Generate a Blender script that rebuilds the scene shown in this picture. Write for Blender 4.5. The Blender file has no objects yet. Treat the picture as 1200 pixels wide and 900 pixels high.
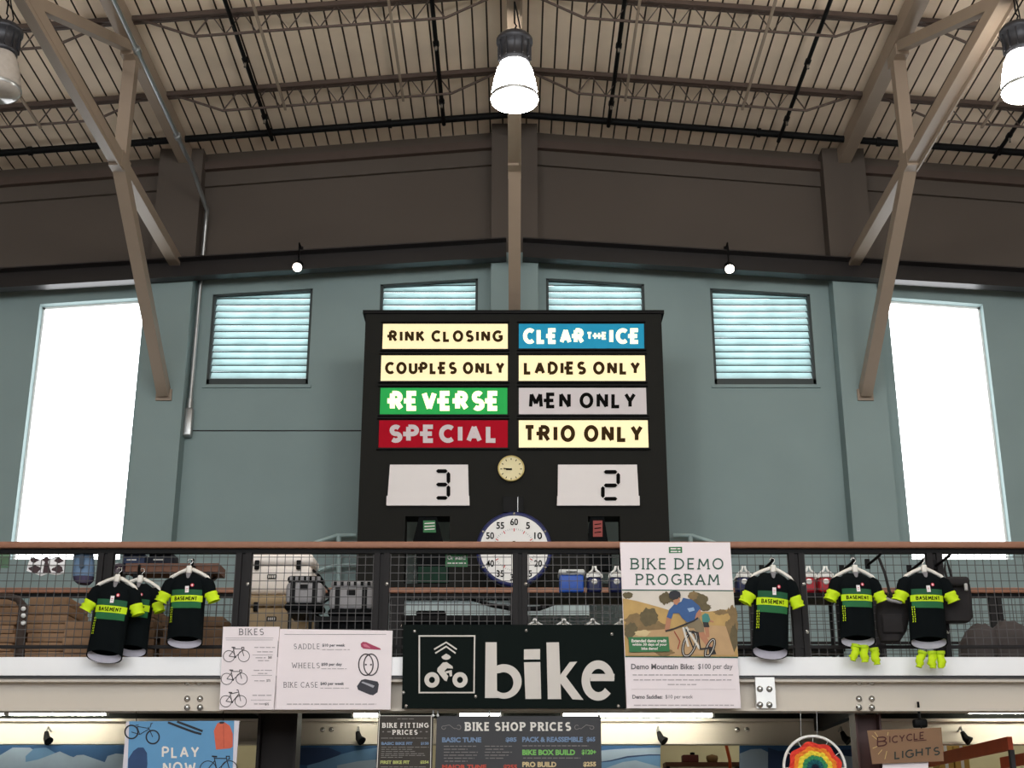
import bpy, math, random
from mathutils import Vector, Matrix
random.seed(7)
scn = bpy.context.scene
col = scn.collection
PI = math.pi
EYE = 1.6                                  # the photographer's eye height
FPX, CX, CY = 1600.0, 603.0, 450.0         # focal length and principal point for a 1200 x 900 frame
TH = math.radians(18.97)                   # the camera looks up by this much
ST, CT = math.sin(TH), math.cos(TH)

# ---------------------------------------------------------------- camera, sky, exposure
cd = bpy.data.cameras.new('camera'); cam = bpy.data.objects.new('camera', cd); col.objects.link(cam)
cam.location = (0, 0, EYE); cam.rotation_euler = (PI / 2 + TH, 0, 0)
cd.sensor_width = 36; cd.lens = 36 * FPX / 1200; cd.shift_x = -3 / 1200; cd.clip_end = 200; cd.clip_start = .05
scn.camera = cam
w = bpy.data.worlds.new('sky'); scn.world = w; w.use_nodes = True
bgn = w.node_tree.nodes['Background']; bgn.inputs[0].default_value = (.93, .97, 1, 1); bgn.inputs[1].default_value = 4.0
scn.view_settings.view_transform = 'Standard'; scn.view_settings.look = 'None'
scn.view_settings.gamma = 1; scn.view_settings.exposure = 0.0; scn.view_settings.use_curve_mapping = False
LAMP = 70.0        # radiance of a lit high-bay refractor
PANE = 4.0         # radiance of the translucent window panels
TUBE = 38.0        # radiance of the fluorescent tubes

# ---------------------------------------------------------------- geometry of the view (used to measure the photo)
def P(px, py, D):
    "the point at distance D in front of the camera wall-plane that the photo shows at px, py"
    x = (px - CX) / FPX; y = (CY - py) / FPX
    fw = CT - y * ST
    return Vector((x / fw * D, D, EYE + (ST + y * CT) / fw * D))

# ---------------------------------------------------------------- materials
def lin(c):
    c /= 255.0
    return c / 12.92 if c <= .04045 else ((c + .055) / 1.055) ** 2.4
MATS = {}
def M(name, rgb, rough=.6, metal=0.0, emit=0.0, var=.12, scale=6.0, bump=0.0, trans=0.0, spec=.4):
    if name in MATS: return MATS[name]
    m = bpy.data.materials.new(name); m.use_nodes = True
    nt = m.node_tree; b = nt.nodes['Principled BSDF']; out = nt.nodes['Material Output']
    c = [lin(v) for v in rgb]
    tc = nt.nodes.new('ShaderNodeTexCoord'); nz = nt.nodes.new('ShaderNodeTexNoise')
    nz.inputs['Scale'].default_value = scale; nz.inputs['Detail'].default_value = 4
    nt.links.new(tc.outputs['Object'], nz.inputs['Vector'])
    mx = nt.nodes.new('ShaderNodeMix'); mx.data_type = 'RGBA'
    nt.links.new(nz.outputs['Fac'], mx.inputs['Factor'])
    mx.inputs['A'].default_value = [v * (1 - var) for v in c] + [1]
    mx.inputs['B'].default_value = [min(1, v * (1 + var)) for v in c] + [1]
    nt.links.new(mx.outputs['Result'], b.inputs['Base Color'])
    b.inputs['Roughness'].default_value = rough; b.inputs['Metallic'].default_value = metal
    b.inputs['Specular IOR Level'].default_value = spec
    if emit:
        nt.links.new(mx.outputs['Result'], b.inputs['Emission Color']); b.inputs['Emission Strength'].default_value = emit
    if bump:
        bp = nt.nodes.new('ShaderNodeBump'); bp.inputs['Strength'].default_value = bump; bp.inputs['Distance'].default_value = .02
        nt.links.new(nz.outputs['Fac'], bp.inputs['Height']); nt.links.new(bp.outputs['Normal'], b.inputs['Normal'])
    if trans:
        tr = nt.nodes.new('ShaderNodeBsdfTranslucent'); nt.links.new(mx.outputs['Result'], tr.inputs['Color'])
        ms = nt.nodes.new('ShaderNodeMixShader'); ms.inputs[0].default_value = trans
        nt.links.new(b.outputs[0], ms.inputs[1]); nt.links.new(tr.outputs[0], ms.inputs[2]); nt.links.new(ms.outputs[0], out.inputs[0])
    MATS[name] = m
    return m
blue = M('blue_painted_block', (134, 152, 152), .75, var=.07, scale=1.3, bump=.15)
taupe = M('taupe_painted_plaster', (82, 73, 66), .8, var=.05, scale=1.0)
steel = M('taupe_painted_steel', (152, 135, 119), .5, var=.08, scale=3)
dark = M('dark_painted_steel', (33, 31, 32), .55, var=.1, spec=.15)
band = M('black_painted_steel', (34, 30, 30), .35, var=.15)
brownst = M('brown_primed_steel', (78, 64, 57), .6, var=.15)
white = M('white_paint', (238, 238, 236), .6, var=.03)
fasc = M('white_fascia_sheet', (246, 247, 250), .5, var=.02)
beamm = M('warm_grey_beam_paint', (205, 196, 184), .5, var=.04, scale=2, bump=.05)
wood = M('varnished_rail_wood', (146, 102, 80), .55, var=.2, scale=14)
plank = M('brown_plank', (104, 66, 46), .6, var=.25, scale=9)
blk = M('black_plastic', (16, 16, 17), .55, var=.1, spec=.12)
blkcloth = M('black_cloth', (16, 18, 19), .9, var=.2, scale=30, spec=.08)
wire = M('galvanised_wire', (74, 72, 72), .5, metal=.1)
galv = M('galvanised_steel', (170, 172, 172), .35, metal=.8)
chrome = M('bright_bolt_steel', (200, 200, 198), .25, metal=.9)
board = M('charcoal_board_paint', (33, 33, 31), .75, var=.06, spec=.1)
deck = M('cream_roof_deck', (236, 216, 194), .8, var=.2, scale=1.3)
seam = M('roof_deck_seam', (74, 62, 52), .9)
concrete = M('grey_concrete', (140, 136, 130), .85, var=.1, scale=2)
cream_lit = M('lit_cream_acrylic', (255, 236, 188), .6, emit=.36, var=.03, scale=3)
blue_lit = M('lit_blue_acrylic', (6, 134, 172), .7, emit=.3, var=.05)
green_lit = M('lit_green_acrylic', (18, 152, 68), .7, emit=.35, var=.05)
red_off = M('unlit_red_acrylic', (172, 18, 38), .8, var=.05, spec=.08)
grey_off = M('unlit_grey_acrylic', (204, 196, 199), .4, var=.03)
lcd = M('grey_display_screen', (220, 214, 213), .5, emit=.05, var=.02)  # unlit screen; a faint glow is put into its colour
ink = M('black_ink', (10, 9, 9), .8, var=.02, spec=.08)
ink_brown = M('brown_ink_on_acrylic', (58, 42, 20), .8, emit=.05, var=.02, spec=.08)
pinkw = M('white_sign_board', (236, 226, 230), .6, var=.02)
greyink = M('grey_ink', (112, 108, 112), .7); greyl = M('pale_grey_ink', (176, 168, 172), .7)
dgreen = M('dark_green_sign', (6, 17, 15), .7, var=.1, spec=.1)
dgreen_ink = M('dark_green_ink', (48, 88, 74), .7)
prgreen = M('print_green', (44, 112, 66), .6)
offw = M('off_white_print', (226, 222, 216), .6, var=.03)
neon = M('neon_yellow_fabric', (200, 232, 16), .7, emit=.0, var=.12, scale=25)

# ---------------------------------------------------------------- mesh builder
class MB:
    def __init__(s, org=(0, 0, 0)): s.v = []; s.f = []; s.m = []; s.mats = []; s.sm = []; s.org = Vector(org)
    def mi(s, mat):
        if mat not in s.mats: s.mats.append(mat)
        return s.mats.index(mat)
    def add(s, vs, fs, mat, smooth=False):
        o = len(s.v); k = s.mi(mat)
        s.v += [Vector(v) for v in vs]
        for f in fs: s.f.append([i + o for i in f]); s.m.append(k); s.sm.append(smooth)
        return s
    def box(s, c, d, mat, rot=None):
        x, y, z = [v / 2 for v in d]; c = Vector(c)
        vs = [Vector(p) for p in ((-x,-y,-z),(x,-y,-z),(x,y,-z),(-x,y,-z),(-x,-y,z),(x,-y,z),(x,y,z),(-x,y,z))]
        if rot is not None: vs = [rot @ v for v in vs]
        return s.add([v + c for v in vs], [(0,3,2,1),(4,5,6,7),(0,1,5,4),(1,2,6,5),(2,3,7,6),(3,0,4,7)], mat)
    def span(s, a, b, mat):
        a, b = Vector(a), Vector(b)
        return s.box((a + b) / 2, [abs(v) for v in b - a], mat)
    def rbox(s, c, d, mat, r=.02, n=3):
        "a box with its four upright edges and its rims rounded"
        x, y, z = [v / 2 for v in d]; r = min(r, x * .95, y * .95, z * .95); c = Vector(c)
        def ring(ix, zz):
            out = []
            for (sx, sy, a0) in ((1,1,0),(-1,1,PI/2),(-1,-1,PI),(1,-1,1.5*PI)):
                for k in range(n + 1):
                    a = a0 + PI / 2 * k / n
                    out.append(c + Vector((sx * (x - r) + (r - ix) * math.cos(a), sy * (y - r) + (r - ix) * math.sin(a), zz)))
            return out
        prof = [(r * (1 - math.cos(t)), -z + r * (1 - math.sin(t))) for t in (PI/2 * .0, PI/4)]
        rings = [ring(r * (1 - math.cos(PI/2 * k / n)) if False else r * (1 - math.sin(PI/2 * k / n)), -z + r * (1 - math.cos(PI/2 * k / n))) for k in range(n + 1)]
        rings += [ring(r * (1 - math.cos(PI/2 * k / n)), z - r * (1 - math.sin(PI/2 * k / n))) for k in range(n + 1)]
        return s.loft(rings, mat, caps=True)
    def loft(s, rings, mat, closed=True, caps=False, smooth=True):
        n = len(rings[0]); vs = [p for r in rings for p in r]; fs = []
        for i in range(len(rings) - 1):
            for j in range(n if closed else n - 1):
                k = (j + 1) % n
                fs.append((i*n + j, i*n + k, (i+1)*n + k, (i+1)*n + j))
        s.add(vs, fs, mat, smooth)
        if caps:
            s.add(rings[0], [tuple(range(n))[::-1]], mat); s.add(rings[-1], [tuple(range(n))], mat)
        return s
    def bar(s, a, b, wd, hd, mat, up=(0, 0, 1)):
        "a straight rectangular bar; hd is measured towards up"
        a, b = Vector(a), Vector(b); d = (b - a).normalized(); u = Vector(up)
        sd = d.cross(u)
        if sd.length < 1e-4: sd = d.cross(Vector((0, 1, 0)))
        sd.normalize(); u = sd.cross(d)
        q = [(-1,-1),(1,-1),(1,1),(-1,1)]
        r = [[e + sd * (i * wd / 2) + u * (j * hd / 2) for i, j in q] for e in (a, b)]
        return s.loft(r, mat, caps=True, smooth=False)
    def tube(s, pts, r, mat, n=8, caps=True, closed=False):
        pts = [Vector(p) for p in pts]; rr = r if isinstance(r, (list, tuple)) else [r] * len(pts)
        rings = []; ref = None
        for i, p in enumerate(pts):
            if closed: d = pts[(i + 1) % len(pts)] - pts[i - 1]
            else: d = pts[min(i + 1, len(pts) - 1)] - pts[max(i - 1, 0)]
            d.normalize()
            if ref is None: ref = Vector((0, 0, 1)) if abs(d.z) < .9 else Vector((1, 0, 0))
            u = (ref - d * ref.dot(d)).normalized(); ref = u; v = d.cross(u)
            rings.append([p + (u * math.cos(2*PI*k/n) + v * math.sin(2*PI*k/n)) * rr[i] for k in range(n)])
        if closed: rings.append(rings[0])
        return s.loft(rings, mat, caps=caps and not closed)
    def lathe(s, prof, c, mat, n=24, axis='z', smooth=True):
        c = Vector(c); rings = []
        for r, h in prof:
            rg = []
            for k in range(n):
                a = 2 * PI * k / n
                p = Vector((r * math.cos(a), r * math.sin(a), h))
                if axis == 'y': p = Vector((p.x, -h, p.y))
                if axis == 'x': p = Vector((h, p.x, p.y))
                rg.append(c + p)
            rings.append(rg)
        return s.loft(rings, mat, smooth=smooth)
    def prism(s, pts, vec, mat):
        vec = Vector(vec); pts = [Vector(p) for p in pts]; n = len(pts)
        vs = pts + [p + vec for p in pts]
        fs = [tuple(range(n)), tuple(range(2*n - 1, n - 1, -1))] + [(i, n + i, n + (i+1) % n, (i+1) % n) for i in range(n)]
        return s.add(vs, fs, mat)
    def build(s, name, parent=None):
        me = bpy.data.meshes.new(name)
        off = s.org + (Vector(parent['_o']) if parent is not None and '_o' in parent else Vector())
        me.from_pydata([v - off for v in s.v], [], s.f)
        for m in s.mats: me.materials.append(m)
        for p, k, sm in zip(me.polygons, s.m, s.sm): p.material_index = k; p.use_smooth = sm
        me.update()
        o = bpy.data.objects.new(name, me); col.objects.link(o)
        if parent is not None: o.parent = parent
        return o

def tag(o, label, cat, group=None, kind=None):
    if label: o['label'] = label
    if cat: o['category'] = cat
    if group: o['group'] = group
    if kind: o['kind'] = kind
    return o
def thing(name, loc, label, cat, group=None, world=True):
    "an Empty at the thing's base; with world=True its parts are given in world coordinates"
    o = bpy.data.objects.new(name, None); col.objects.link(o); o.empty_display_size = .1
    o.location = loc
    if world: o['_o'] = tuple(loc)
    return tag(o, label, cat, group)
def solo(mb, name, label, cat, group=None, kind=None):
    "a thing that is one mesh; its origin goes to the foot of the mesh"
    lo = [min(v[i] for v in mb.v) for i in range(3)]; hi = [max(v[i] for v in mb.v) for i in range(3)]
    c = Vector(((lo[0] + hi[0]) / 2, (lo[1] + hi[1]) / 2, lo[2])); mb.org = c
    o = mb.build(name); o.location = c
    return tag(o, label, cat, group, kind)
def struct(mb, name):
    o = mb.build(name); o['kind'] = 'structure'; return o
def copy_tree(o, parent=None):
    c = o.copy(); col.objects.link(c)
    if parent is not None: c.parent = parent
    for ch in list(o.children): copy_tree(ch, c)
    return c
ORD = ['topmost', 'second from the top', 'third from the top', 'fourth from the top', 'fifth from the top', 'sixth from the top', 'seventh from the top', 'eighth from the top']

# ---------------------------------------------------------------- lettering: a small stroke alphabet plus Blender's own font
def arc(cx, cy, rx, ry, a0, a1, n=10):
    return [(cx + rx * math.cos(math.radians(a0 + (a1 - a0) * k / n)), cy + ry * math.sin(math.radians(a0 + (a1 - a0) * k / n))) for k in range(n + 1)]
def glyph(ch, t=0.0):
    "strokes in a box 1 high, and the width; t = how far the waist stroke runs out to the left"
    G = {
    'A': ([[(0,0),(.33,1),(.66,0)], [(.12,.33),(.54,.33)]], .66),
    'B': ([[(0,0),(0,1)], [(0,1),(.26,1)] + arc(.26,.76,.24,.24,90,-90) + [(-t,.52)], [(0,.52),(.28,.52)] + arc(.28,.26,.26,.26,90,-90) + [(0,0)]], .54),
    'C': ([arc(.4,.5,.4,.5,48,312,16)], .62),
    'D': ([[(0,0),(0,1)], [(0,1),(.2,1)] + arc(.2,.5,.42,.5,90,-90,12) + [(0,0)]], .62),
    'E': ([[(.46,1),(0,1),(0,0),(.46,0)], [(-t,.5),(.4,.5)]], .46),
    'F': ([[(.46,1),(0,1),(0,0)], [(0,.5),(.38,.5)]], .46),
    'G': ([arc(.4,.5,.4,.5,48,325,16) + [(.72,.46),(.46,.46)]], .72),
    'H': ([[(0,0),(0,1)], [(.58,0),(.58,1)], [(-t,.5),(.58,.5)]], .58),
    'I': ([[(0,0),(0,1)]], 0.0),
    'J': ([[(.36,1),(.36,.2)] + arc(.18,.2,.18,.2,0,-170)], .36),
    'K': ([[(0,0),(0,1)], [(.52,1),(.02,.45)], [(.18,.6),(.56,0)]], .56),
    'L': ([[(0,1),(0,0),(.44,0)]], .44),
    'M': ([[(0,0),(.06,1),(.38,.25),(.7,1),(.76,0)]], .76),
    'N': ([[(0,0),(0,1),(.58,0),(.58,1)]], .58),
    'O': ([arc(.37,.5,.37,.5,90,450,22)], .74),
    'P': ([[(0,0),(0,1)], [(0,1),(.24,1)] + arc(.24,.74,.26,.26,90,-90) + [(-t,.48)]], .5),
    'R': ([[(0,0),(0,1)], [(0,1),(.24,1)] + arc(.24,.75,.25,.25,90,-90) + [(-t,.5)], [(.24,.5),(.54,0)]], .54),
    'S': ([arc(.25,.745,.235,.255,38,270,10) + arc(.25,.25,.26,.25,90,-140,10)], .5),
    'T': ([[(0,1),(.56,1)], [(.28,1),(.28,0)]], .56),
    'U': ([[(0,1),(0,.3)] + arc(.29,.3,.29,.3,180,360) + [(.58,1)]], .58),
    'V': ([[(0,1),(.32,0),(.64,1)]], .64),
    'W': ([[(0,1),(.22,0),(.45,.8),(.68,0),(.9,1)]], .9),
    'X': ([[(0,1),(.56,0)], [(.56,1),(0,0)]], .56),
    'Y': ([[(0,1),(.3,.45),(.6,1)], [(.3,.45),(.3,0)]], .6),
    'Z': ([[(0,1),(.52,1),(0,0),(.52,0)]], .52),
    '&': ([[(.62,0),(.15,.62)] + arc(.3,.8,.17,.2,200,-20) + [(.1,.36)] + arc(.27,.22,.25,.22,150,330)], .62),
    }
    return G[ch]
_fonts = {}
def fontmesh(txt, bold=0.0):
    k = (txt, bold)
    if k not in _fonts:
        cu = bpy.data.curves.new('lettering', 'FONT'); cu.body = txt; cu.offset = bold; cu.resolution_u = 3
        o = bpy.data.objects.new('lettering', cu); col.objects.link(o)
        dg = bpy.context.evaluated_depsgraph_get(); me = o.evaluated_get(dg).to_mesh()
        _fonts[k] = ([(v.co.x, v.co.y) for v in me.vertices], [tuple(p.vertices) for p in me.polygons])
        o.evaluated_get(dg).to_mesh_clear(); bpy.data.objects.remove(o); bpy.data.curves.remove(cu)
    return _fonts[k]

class Art(MB):
    "flat print, paint and lettering on an upright surface at distance D (pixel positions measured in the photo)"
    def __init__(s, D, fn=None): super().__init__(); s.D = D; s.fn = fn; s.n = 0
    def q(s, p, ly):
        ly += .08 * (s.n % 11)                  # neighbouring strokes never lie in the very same plane
        return s.fn(p, ly) if s.fn else P(p[0], p[1], s.D - .0015 * ly)
    def pl(s, pts, mat, ly=1):
        s.n += 1; vs = [s.q(p, ly) for p in pts]
        n = sum((vs[i].x * vs[(i+1) % len(vs)].z - vs[(i+1) % len(vs)].x * vs[i].z) for i in range(len(vs)))
        return s.add(vs, [tuple(range(len(vs))) if n > 0 else tuple(range(len(vs)))[::-1]], mat)
    def rect(s, x0, y0, x1, y1, mat, ly=1): return s.pl([(x0,y0),(x1,y0),(x1,y1),(x0,y1)], mat, ly)
    def stroke(s, pts, wd, mat, ly=1, closed=False):
        pts = [Vector(p) for p in pts]; n = len(pts); L = []; R = []
        s.n += 1
        if closed and (pts[0] - pts[-1]).length < 1e-6: pts = pts[:-1]; n -= 1
        if not closed:
            for i in range(1, n - 1):            # break sharp corners into separate strokes
                a, b = pts[i] - pts[i-1], pts[i+1] - pts[i]
                if a.length > 1e-9 and b.length > 1e-9 and a.normalized().dot(b.normalized()) < -.15:
                    s.stroke(pts[:i+1], wd, mat, ly); return s.stroke(pts[i:], wd, mat, ly)
        for i in range(n):
            a = pts[i] - pts[i-1] if (i > 0 or closed) else pts[1] - pts[0]
            b = pts[(i+1) % n] - pts[i] if (i < n-1 or closed) else a
            if not (i > 0 or closed): a = b
            if a.length < 1e-9: a = b
            if b.length < 1e-9: b = a
            a = a.normalized(); b = b.normalized()
            na = Vector((-a.y, a.x)); nb = Vector((-b.y, b.x)); mt = na + nb
            if mt.length < .2: mt = na
            mt.normalize(); k = min(1 / max(.35, mt.dot(na)), 2.2)
            L.append(pts[i] + mt * wd / 2 * k); R.append(pts[i] - mt * wd / 2 * k)
        vs = [s.q(p, ly) for pr in zip(L, R) for p in pr]
        fs = [(2*i, 2*i+1, 2*((i+1) % n)+1, 2*((i+1) % n)) for i in range(n if closed else n-1)]
        return s.add(vs, fs, mat)
    def ell(s, cx, cy, rx, ry, mat, ly=1, n=24, a0=0, a1=360):
        return s.pl(arc(cx, cy, rx, ry, a0, a1, n)[:(-1 if a1 - a0 == 360 else None)], mat, ly)
    def ring(s, cx, cy, rx, ry, wd, mat, ly=1, n=24): return s.stroke(arc(cx, cy, rx, ry, 0, 360, n)[:-1], wd, mat, ly, True)
    def text(s, txt, x0, y0, x1, y1, mat, ly=2, wt=.16, serif=0.0, tick=0.0, gap=.28, tilt=0.0, jit=0.0):
        "capitals filling the box x0..x1, y0 (top)..y1 (bottom); wt = stroke weight as a share of the height"
        rnd = random.Random(txt); items = []; x = 0.0
        for ch in txt:
            if ch == ' ': x += .4; continue
            st, wd = glyph(ch, tick); items.append((st, x)); x += wd + wt + gap
        tot = x - gap; H = y1 - y0; pw = wt * H; kx = (x1 - x0) / tot; ky = (H - pw); slope = tilt
        for st, xo in items:
            dy = rnd.uniform(-jit, jit) * H
            for pl in st:
                pp = [(x0 + pw / 2 * 0 + (xo + wt / 2 + p[0]) * kx, y1 - pw / 2 - p[1] * ky + dy) for p in pl]
                pp = [(p[0], p[1] + slope * (p[0] - x0)) for p in pp]
                s.stroke(pp, pw, mat, ly, len(pp) > 8 and (Vector(pp[0]) - Vector(pp[-1])).length < 1e-4)
                if serif:
                    for e, nx in ((0, 1), (-1, -2)):
                        if pl[e][1] in (0, 1) and abs(pl[nx][1] - pl[e][1]) > abs(pl[nx][0] - pl[e][0]) * 1.2:
                            c = pp[e]; yy = c[1] + (-pw * .12 if pl[e][1] == 1 else pw * .12)
                            s.stroke([(c[0] - serif * H, yy), (c[0] + serif * H, yy)], pw * .75, mat, ly)
        return s
    def font(s, txt, x0, y0, x1, y1, mat, ly=2, bold=0.0):
        vs, fs = fontmesh(txt, bold)
        ax = min(v[0] for v in vs); bx = max(v[0] for v in vs); ay = min(v[1] for v in vs); by = max(v[1] for v in vs)
        k = lambda v: (x0 + (v[0] - ax) / (bx - ax) * (x1 - x0), y1 - (v[1] - ay) / (by - ay) * (y1 - y0))
        return s.add([s.q(k(v), ly) for v in vs], fs, mat)
    def lines(s, x0, x1, ys, mat, wd=.7, ly=2, seed=0):
        "rows of print too small to read: broken dashes"
        rnd = random.Random(seed)
        for y in ys:
            x = x0
            while x < x1:
                e = min(x1, x + rnd.uniform(3, 9)); s.stroke([(x, y), (e, y)], wd, mat, ly); x = e + 1.2
        return s
    def bicycle(s, x, y, u, mat, ly=2, wd=.9, slope=False):
        "a side view of a bicycle: x, y = rear hub, u = wheelbase"
        r = u * .38; f = (x + u, y - u * .01)
        s.ring(x, y, r, r, wd, mat, ly); s.ring(f[0], f[1], r, r, wd, mat, ly)
        bb = (x + u * .42, y + u * .06); se = (x + u * .3, y - u * .5); hd = (x + u * .86, y - u * (.62 if slope else .5))
        for a, b in (((x, y), bb), ((x, y), (se[0] + u * .02, se[1] + u * .1)), (bb, se), (se, hd), (bb, (hd[0] + u * .02, hd[1] + u * .12)), (hd, f)):
            s.stroke([a, b], wd * 1.1, mat, ly)
        s.stroke([(se[0] - u * .12, se[1] - u * .1), (se[0] + u * .13, se[1] - u * .08)], wd * 1.8, mat, ly)
        s.stroke([se, (se[0] - u * .02, se[1] - u * .1)], wd, mat, ly)
        if slope: s.stroke([hd, (hd[0] - u * .04, hd[1] - u * .14), (hd[0] - u * .14, hd[1] - u * .15)], wd * 1.2, mat, ly)
        else: s.stroke([hd, (hd[0], hd[1] - u * .1), (hd[0] + u * .14, hd[1] - u * .1), (hd[0] + u * .15, hd[1] + u * .03), (hd[0] + u * .05, hd[1] + u * .06)], wd * 1.2, mat, ly)
        s.ell(bb[0], bb[1], u * .07, u * .07, mat, ly, 10)
        return s

# ---------------------------------------------------------------- the hall
WB, HX, FRONT = 20.0, 12.0, -6.0          # back wall distance, half width, the unseen end behind the camera
ROOFH, RS = EYE + 11.3, .086
roofz = lambda x: ROOFH - RS * abs(x)
BANDS = .066
bandz = lambda x: EYE + 8.97 - BANDS * abs(x)
fl = MB(); fl.span((-HX, FRONT, -.2), (HX, WB + .3, 0), concrete); struct(fl, 'floor')
# roof deck: ribbed sheets running from front to back, with open seams
rf = MB()
for sgn in (-1, 1):
    k = 0; prof = []
    while k * .205 < HX + .2:
        x0, x1, x2 = k * .205, k * .205 + .180, (k + 1) * .205
        prof += [(x0, 0, deck), (x1, 0, seam), (x1 + .003, .035, seam), (x2 - .003, .035, seam)]; k += 1
    for a, b in zip(prof[:-1], prof[1:]):
        q = [Vector((sgn * p[0], D, roofz(p[0]) + p[1])) for p, D in ((a, FRONT), (b, FRONT), (b, WB + .3), (a, WB + .3))]
        rf.add(q, [(0, 1, 2, 3)], a[2])
    rf.add([Vector((sgn * p, D, roofz(p) + .16)) for p, D in ((0, FRONT), (HX + .3, FRONT), (HX + .3, WB + .3), (0, WB + .3))], [(0, 1, 2, 3)], seam)
struct(rf, 'ceiling')
# back wall: blue block below the steel band, taupe above it, with the openings cut out
openings = []      # x0, x1, z0, z1(top at x0), z1(top at x1)
wz0, wzt = EYE + 4.12, EYE + 8.26
openings += [(-7.5, -5.86, wz0, EYE + 8.21, EYE + 8.33), (5.90, 7.40, wz0, EYE + 8.33, EYE + 8.21)]
lv = [(-4.78, -3.2), (-2.13, -.58), (.5, 2.06), (3.1, 4.68)]
for a, b in lv: openings.append((a, b, EYE + 6.86, min(EYE + 8.66, bandz(a) - .28), min(EYE + 8.66, bandz(b) - .28)))
bw = MB(); xs = sorted({-HX, 0.0, HX} | {o[0] for o in openings} | {o[1] for o in openings})
for a, b in zip(xs[:-1], xs[1:]):
    op = [o for o in openings if o[0] <= a + 1e-6 and o[1] >= b - 1e-6]
    quads = []
    if op:
        z0, ta, tb = op[0][2], op[0][3], op[0][4]
        quads += [(0, 0, z0, z0), (ta, tb, bandz(a), bandz(b))]
    else: quads += [(0, 0, bandz(a), bandz(b))]
    for za, zb, ya, yb in quads: bw.prism([(a, WB, za), (b, WB, zb), (b, WB, yb), (a, WB, ya)], (0, .3, 0), blue)
    bw.prism([(a, WB, bandz(a)), (b, WB, bandz(b)), (b, WB, roofz(b) + .03), (a, WB, roofz(a) + .03)], (0, .3, 0), taupe)
for a, b in ((-5.74, -5.04), (-.37, .37), (4.98, 5.66)):     # pilasters
    m = (a + b) / 2
    bw.span((a, WB - .3, 0), (b, WB, bandz(m)), blue)
    bw.span((a, WB - .3, bandz(m)), (b, WB, roofz(max(abs(a), abs(b)))), taupe)
bw.span((-5.0, WB - .012, EYE + 6.11), (-2.35, WB, EYE + 6.125), dark)                 # movement joint in the block
struct(bw, 'wall_back')
b = MB(); b.span((-HX, FRONT - .3, 0), (HX, FRONT, 4.2), taupe); struct(b, 'wall_light_block')          # unseen wall added to block low light under the mezzanine; open above
for nm, sx in (('wall_left', -1), ('wall_right', 1)):
    b = MB(); b.span((sx * HX, FRONT, 0), (sx * (HX + .3), WB + .3, roofz(HX) + .2), taupe); struct(b, nm)
# the dark steel channel across the wall, one length to each side of the middle brace
for i, sx in enumerate((-1, 1)):
    b = MB(); x0, x1 = sx * .13, sx * (HX - .02)
    for (d0, d1, h0, h1) in ((WB - .36, WB - .32, -.17, .17), (WB - .52, WB - .32, .15, .17), (WB - .52, WB - .32, -.17, -.15)):
        b.prism([(x0, d0, bandz(x0) + h0), (x1, d0, bandz(x1) + h0), (x1, d0, bandz(x1) + h1), (x0, d0, bandz(x0) + h1)], (0, d1 - d0, 0), band)
    struct(b, 'trim_%d' % (i + 1))
for i, sx in enumerate((-1, 1)):              # eaves ledge under the roof
    b = MB(); x0, x1 = sx * .37, sx * (HX - .02)
    b.prism([(x0, WB - .16, roofz(x0) - .36), (x1, WB - .16, roofz(x1) - .36), (x1, WB - .16, roofz(x1) - .22), (x0, WB - .16, roofz(x0) - .22)], (0, .16, 0), brownst)
    b.prism([(x0, WB - .06, roofz(x0) - .62), (x1, WB - .06, roofz(x1) - .62), (x1, WB - .06, roofz(x1) - .36), (x0, WB - .06, roofz(x0) - .36)], (0, .06, 0), taupe)
    struct(b, 'trim_%d' % (i + 3))
# tall translucent windows
pane = M('translucent_window_panel', (250, 252, 255), .4, emit=PANE, var=.01)
for i, o in enumerate(openings[:2]):
    root = thing('window_%d' % (i + 1), ((o[0] + o[1]) / 2, WB, o[2]), ('tall white translucent window left of the scoreboard', 'tall white translucent window right of the scoreboard')[i], None)
    root['kind'] = 'structure'
    b = MB(); b.prism([(o[0], WB + .2, o[2]), (o[1], WB + .2, o[2]), (o[1], WB + .2, o[4]), (o[0], WB + .2, o[3])], (0, .03, 0), pane); b.build('pane', root)
    b = MB(); t = .035
    b.bar((o[0] + t/2, WB + .17, o[2]), (o[0] + t/2, WB + .17, o[3]), t, .05, white, up=(0,1,0)); b.bar((o[1] - t/2, WB + .17, o[2]), (o[1] - t/2, WB + .17, o[4]), t, .05, white, up=(0,1,0))
    b.bar((o[0], WB + .17, o[3] - t/2), (o[1], WB + .17, o[4] - t/2), .05, t, white); b.bar((o[0], WB + .17, o[2] + t/2), (o[1], WB + .17, o[2] + t/2), .05, t, white)
    b.build('window_frame', root)
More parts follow.
